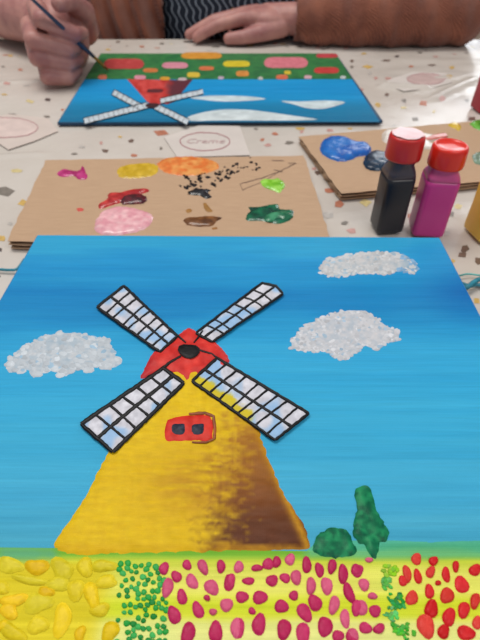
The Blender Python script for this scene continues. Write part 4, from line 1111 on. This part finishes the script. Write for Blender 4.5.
# --- clothes
def torso_skin(bm, inf):
    chain_bm(bm, [w(-.02, 1.24, -.20), w(-.02, 1.215, -.05), w(-.02, 1.20, .08), w(-.015, 1.20, .18)], [.135 + inf, .115 + inf, .115 + inf, .12 + inf], 28)
    ellip(bm, w(-.02, 1.24, -.20), (.18 + inf, .13 + inf, .10 + inf)); ellip(bm, w(-.02, 1.195, .12), (.175 + inf, .115 + inf, .14 + inf))
bm = bmesh.new(); torso_skin(bm, .008); chain_bm(bm, [SHR, w(-.015, 1.20, .235), SHL], [.06, .076, .06])
ellip(bm, w(-.01, 1.150, .0), (.17, .115, .16))
place('shirt', remesh(bm, .006, 3), M['shirt'], body, ROOT)
bm = bmesh.new()
for s in (-1, 1):
    chain_bm(bm, [w(-.02 + s * .09, 1.24, -.235), w(-.02 + s * .11, 1.0, -.23), w(-.02 + s * .12, .82, -.235)], [.100, .087, .072])
    chain_bm(bm, [w(-.02 + s * .12, .82, -.235), w(-.02 + s * .12, .85, -.45), w(-.02 + s * .12, .88, -.63)], [.070, .068, .058])
place('trousers', remesh(bm, .008, 3), M['jeans'], body, ROOT)
for s in (-1, 1):
    bm = bmesh.new(); chain_bm(bm, [w(-.02 + s * .12, .91, -.69), w(-.02 + s * .125, .77, -.708)], [.052, .040]); ellip(bm, w(-.02 + s * .122, .84, -.733), (.045, .13, .016))
    place('shoe', remesh(bm, .006, 3), M['side_far'], body, ROOT)
# cardigan: back and two fronts
bm = bmesh.new(); torso_skin(bm, .022); chain_bm(bm, [SHR, w(-.015, 1.20, .238), SHL], [.070, .084, .070])
chain_bm(bm, [SHR, w(-.352, 1.135, .135), w(-.470, 1.068, .056)], [.076, .068, .060])
chain_bm(bm, [w(-.464, 1.060, .056), w(-.447, 1.042, .056)], [.060, .057])
chain_bm(bm, [SHL, w(.295, 1.10, .135), w(.390, .996, .056)], [.066, .060, .053]); 
chain_bm(bm, [w(.386, .986, .046), w(.33, .982, .045), w(.26, .980, .044), w(.20, .980, .041), w(.15, .982, .038), w(.112, .984, .036)], [.052, .052, .050, .047, .043, .037], 28)
chain_bm(bm, [w(.286, .986, .064), w(.262, .962, .062), w(.256, .952, .034)], [.036, .026, .022])   # fold across the sleeve
chain_bm(bm, [w(.398, .986, .062), w(.388, .960, .032)], [.030, .026])
ellip(bm, w(-.02, 1.165, .0), (.175, .122, .12))
ellip(bm, w(-.215, 1.135, -.03), (.115, .095, .20)); ellip(bm, w(.18, 1.15, -.03), (.10, .095, .20))
me = remesh(bm, .0045, 3)
bb = bmesh.new(); bb.from_mesh(me)
kill = []
for f in bb.faces:
    c = f.calc_center_median(); z = c.z - T
    if c.y < 1.19 and abs(c.x) < .2 and z < .35 and f.normal.y < .25 and c.z - T > -.4:
        xl = -.150 + .13 * max(0, min(z, .25)); xr = .125 - .05 * max(0, z)
        if c.x > xl and c.x < xr and not (c.x > .09 and c.y < 1.045 and abs(z - .04) < .08): kill.append(f)
bmesh.ops.delete(bb, geom=kill, context='FACES')
# open the two sleeve ends so the arm shows through; ends are cut flat
def cut(p, n, lim):
    kill = [f for f in bb.faces if (f.calc_center_median() - Vector(p)).dot(Vector(n)) > 0 and (f.calc_center_median() - Vector(p)).length < lim]
    bmesh.ops.delete(bb, geom=kill, context='FACES')
cut(w(.098, 1.0, .04), (-1, 0, 0), .09)
cut(w(-.425, 1.015, .055), (.68, -.73, 0), .12)
# soft vertical folds in the fronts
for v in bb.verts:
    if v.co.y < 1.19 and v.co.x < -.1 and v.co.x > -.3 and v.co.z - T < .2:
        v.co.y += .013 * math.sin((v.co.x + .25 * (v.co.z - T)) * 150)
    if .1 < v.co.x < .46 and v.co.y < 1.06 and v.co.z - T < .12:
        v.co += v.normal * (.0022 * math.sin(v.co.x * 95 + v.co.z * 60) + .0012 * math.sin(v.co.x * 210 - v.co.y * 90))
        if v.co.z < T + .0005: v.co.z = T + .0005
bb.to_mesh(me); bb.free()
cg = place('cardigan', me, M['knit'], body, ROOT)
sm = cg.modifiers.new('s', 'SOLIDIFY'); sm.thickness = .004; sm.offset = -1
# hair, eyes, ring, button
bm = bmesh.new(); ellip(bm, w(-.015, 1.150, .475), (.086, .098, .112), rx=.35); chain_bm(bm, [w(-.015, 1.22, .45), w(-.015, 1.25, .36), w(-.015, 1.25, .27)], [.075, .065, .045])
for s in (-1, 1): chain_bm(bm, [w(-.015 + s * .07, 1.14, .48), w(-.015 + s * .085, 1.15, .40), w(-.015 + s * .08, 1.18, .31)], [.028, .03, .02])
me = remesh(bm, .006, 3); bb = bmesh.new(); bb.from_mesh(me)
bmesh.ops.delete(bb, geom=[f for f in bb.faces if f.calc_center_median().y < 1.085 and f.calc_center_median().z < T + .525], context='FACES'); bb.to_mesh(me); bb.free()
h = place('hair', me, M['hair'], body, ROOT); sm = h.modifiers.new('s', 'SOLIDIFY'); sm.thickness = .006
for s in (-1, 1):
    bm = bmesh.new(); ellip(bm, w(-.015 + s * .03, 1.046, .458), (.012, .008, .008)); from_bm('eye', bm, M['eye'], body)
bm = bmesh.new()
ring_pts = []
cR = Vector(w(-.012, 1.014, .0375)); ax = Vector((1, -.05, .18)).normalized(); a1 = ax.cross(Vector((0, 0, 1))).normalized(); a2 = ax.cross(a1)
tube('ring', [cR + (a1 * math.cos(t_ * math.pi / 12) + a2 * math.sin(t_ * math.pi / 12)) * .0128 for t_ in range(26)], .0012, M['gold'], body)
bpy.data.objects['ring']['label'] = 'gold finger ring'

# ------------------------------------------------------------------ paint brush held in the fist
tip = Vector(PD(108.5, 70.5, .797)); mid = Vector(PD(72, 36, .742)); 
d = (mid - tip).normalized()
top_ = Vector(PD(34, 1, .703)); d2 = (top_ - tip).normalized(); L = (top_ - tip).length
br = thing('paintbrush', tuple(tip), 'slim dark blue paintbrush held in the fist over the far painting', 'paintbrush')
a = lambda s: tip + d2 * s
tube('bristles', [a(0), a(.004), a(.010), a(.014)], .002, M['bristle'], br, radii=[.0004, .0016, .0024, .0022])
tube('ferrule', [a(.013), a(.016), a(.036), a(.037)], .002, M['brass'], br, radii=[.0017, .0019, .0024, .0024])
tube('handle', [a(.036), a(.042), a(.060), a(.075), a(.11), a(.17), a(.176)], .003, M['brush_blue'], br, radii=[.0024, .0026, .0033, .0032, .0026, .0018, .0010])

# ------------------------------------------------------------------ chair
ch = thing('chair', (-.02, 1.28, 0), 'wooden chair the person in the brown cardigan sits on', 'chair')
bm = bmesh.new(); box_bm(bm, (-.02, 1.28, .392), (.44, .42, .03), .008); from_bm('seat', bm, M['wood'], ch, smooth=False)
bm = bmesh.new(); box_bm(bm, (-.02, 1.50, .74), (.42, .025, .22), .01); from_bm('backrest', bm, M['wood'], ch, smooth=False)
for sx in (-1, 1):
    bm = bmesh.new(); box_bm(bm, (-.02 + sx * .19, 1.11, .195), (.035, .035, .39), .004); from_bm('leg', bm, M['wood'], ch, smooth=False)
    bm = bmesh.new(); box_bm(bm, (-.02 + sx * .19, 1.48, .425), (.035, .035, .85), .004); from_bm('leg', bm, M['wood'], ch, smooth=False)

# ------------------------------------------------------------------ light
wd = bpy.data.worlds.new('world'); S.world = wd; wd.use_nodes = True
bg = wd.node_tree.nodes['Background']; bg.inputs['Color'].default_value = (.93, .95, 1.0, 1); bg.inputs['Strength'].default_value = .34
def area(name, loc, rot, sx, sy, power, col):
    l = bpy.data.lights.new(name, 'AREA'); l.shape = 'RECTANGLE'; l.size = sx; l.size_y = sy; l.energy = power; l.color = col
    o = bpy.data.objects.new(name, l); COL.objects.link(o); o.location = loc; o.rotation_euler = rot; return o
area('ceiling_light', (-.5, .9, 2.6), (0, 0, 0), 1.2, .6, 26, (1, .96, .90))
area('ceiling_light', (.9, -.6, 2.6), (0, 0, 0), 1.2, .6, 15, (1, .96, .90))
S.view_settings.view_transform = 'Standard'; S.view_settings.look = 'None'; S.view_settings.exposure = 0.0; S.view_settings.gamma = 1.0
S.view_settings.use_curve_mapping = False
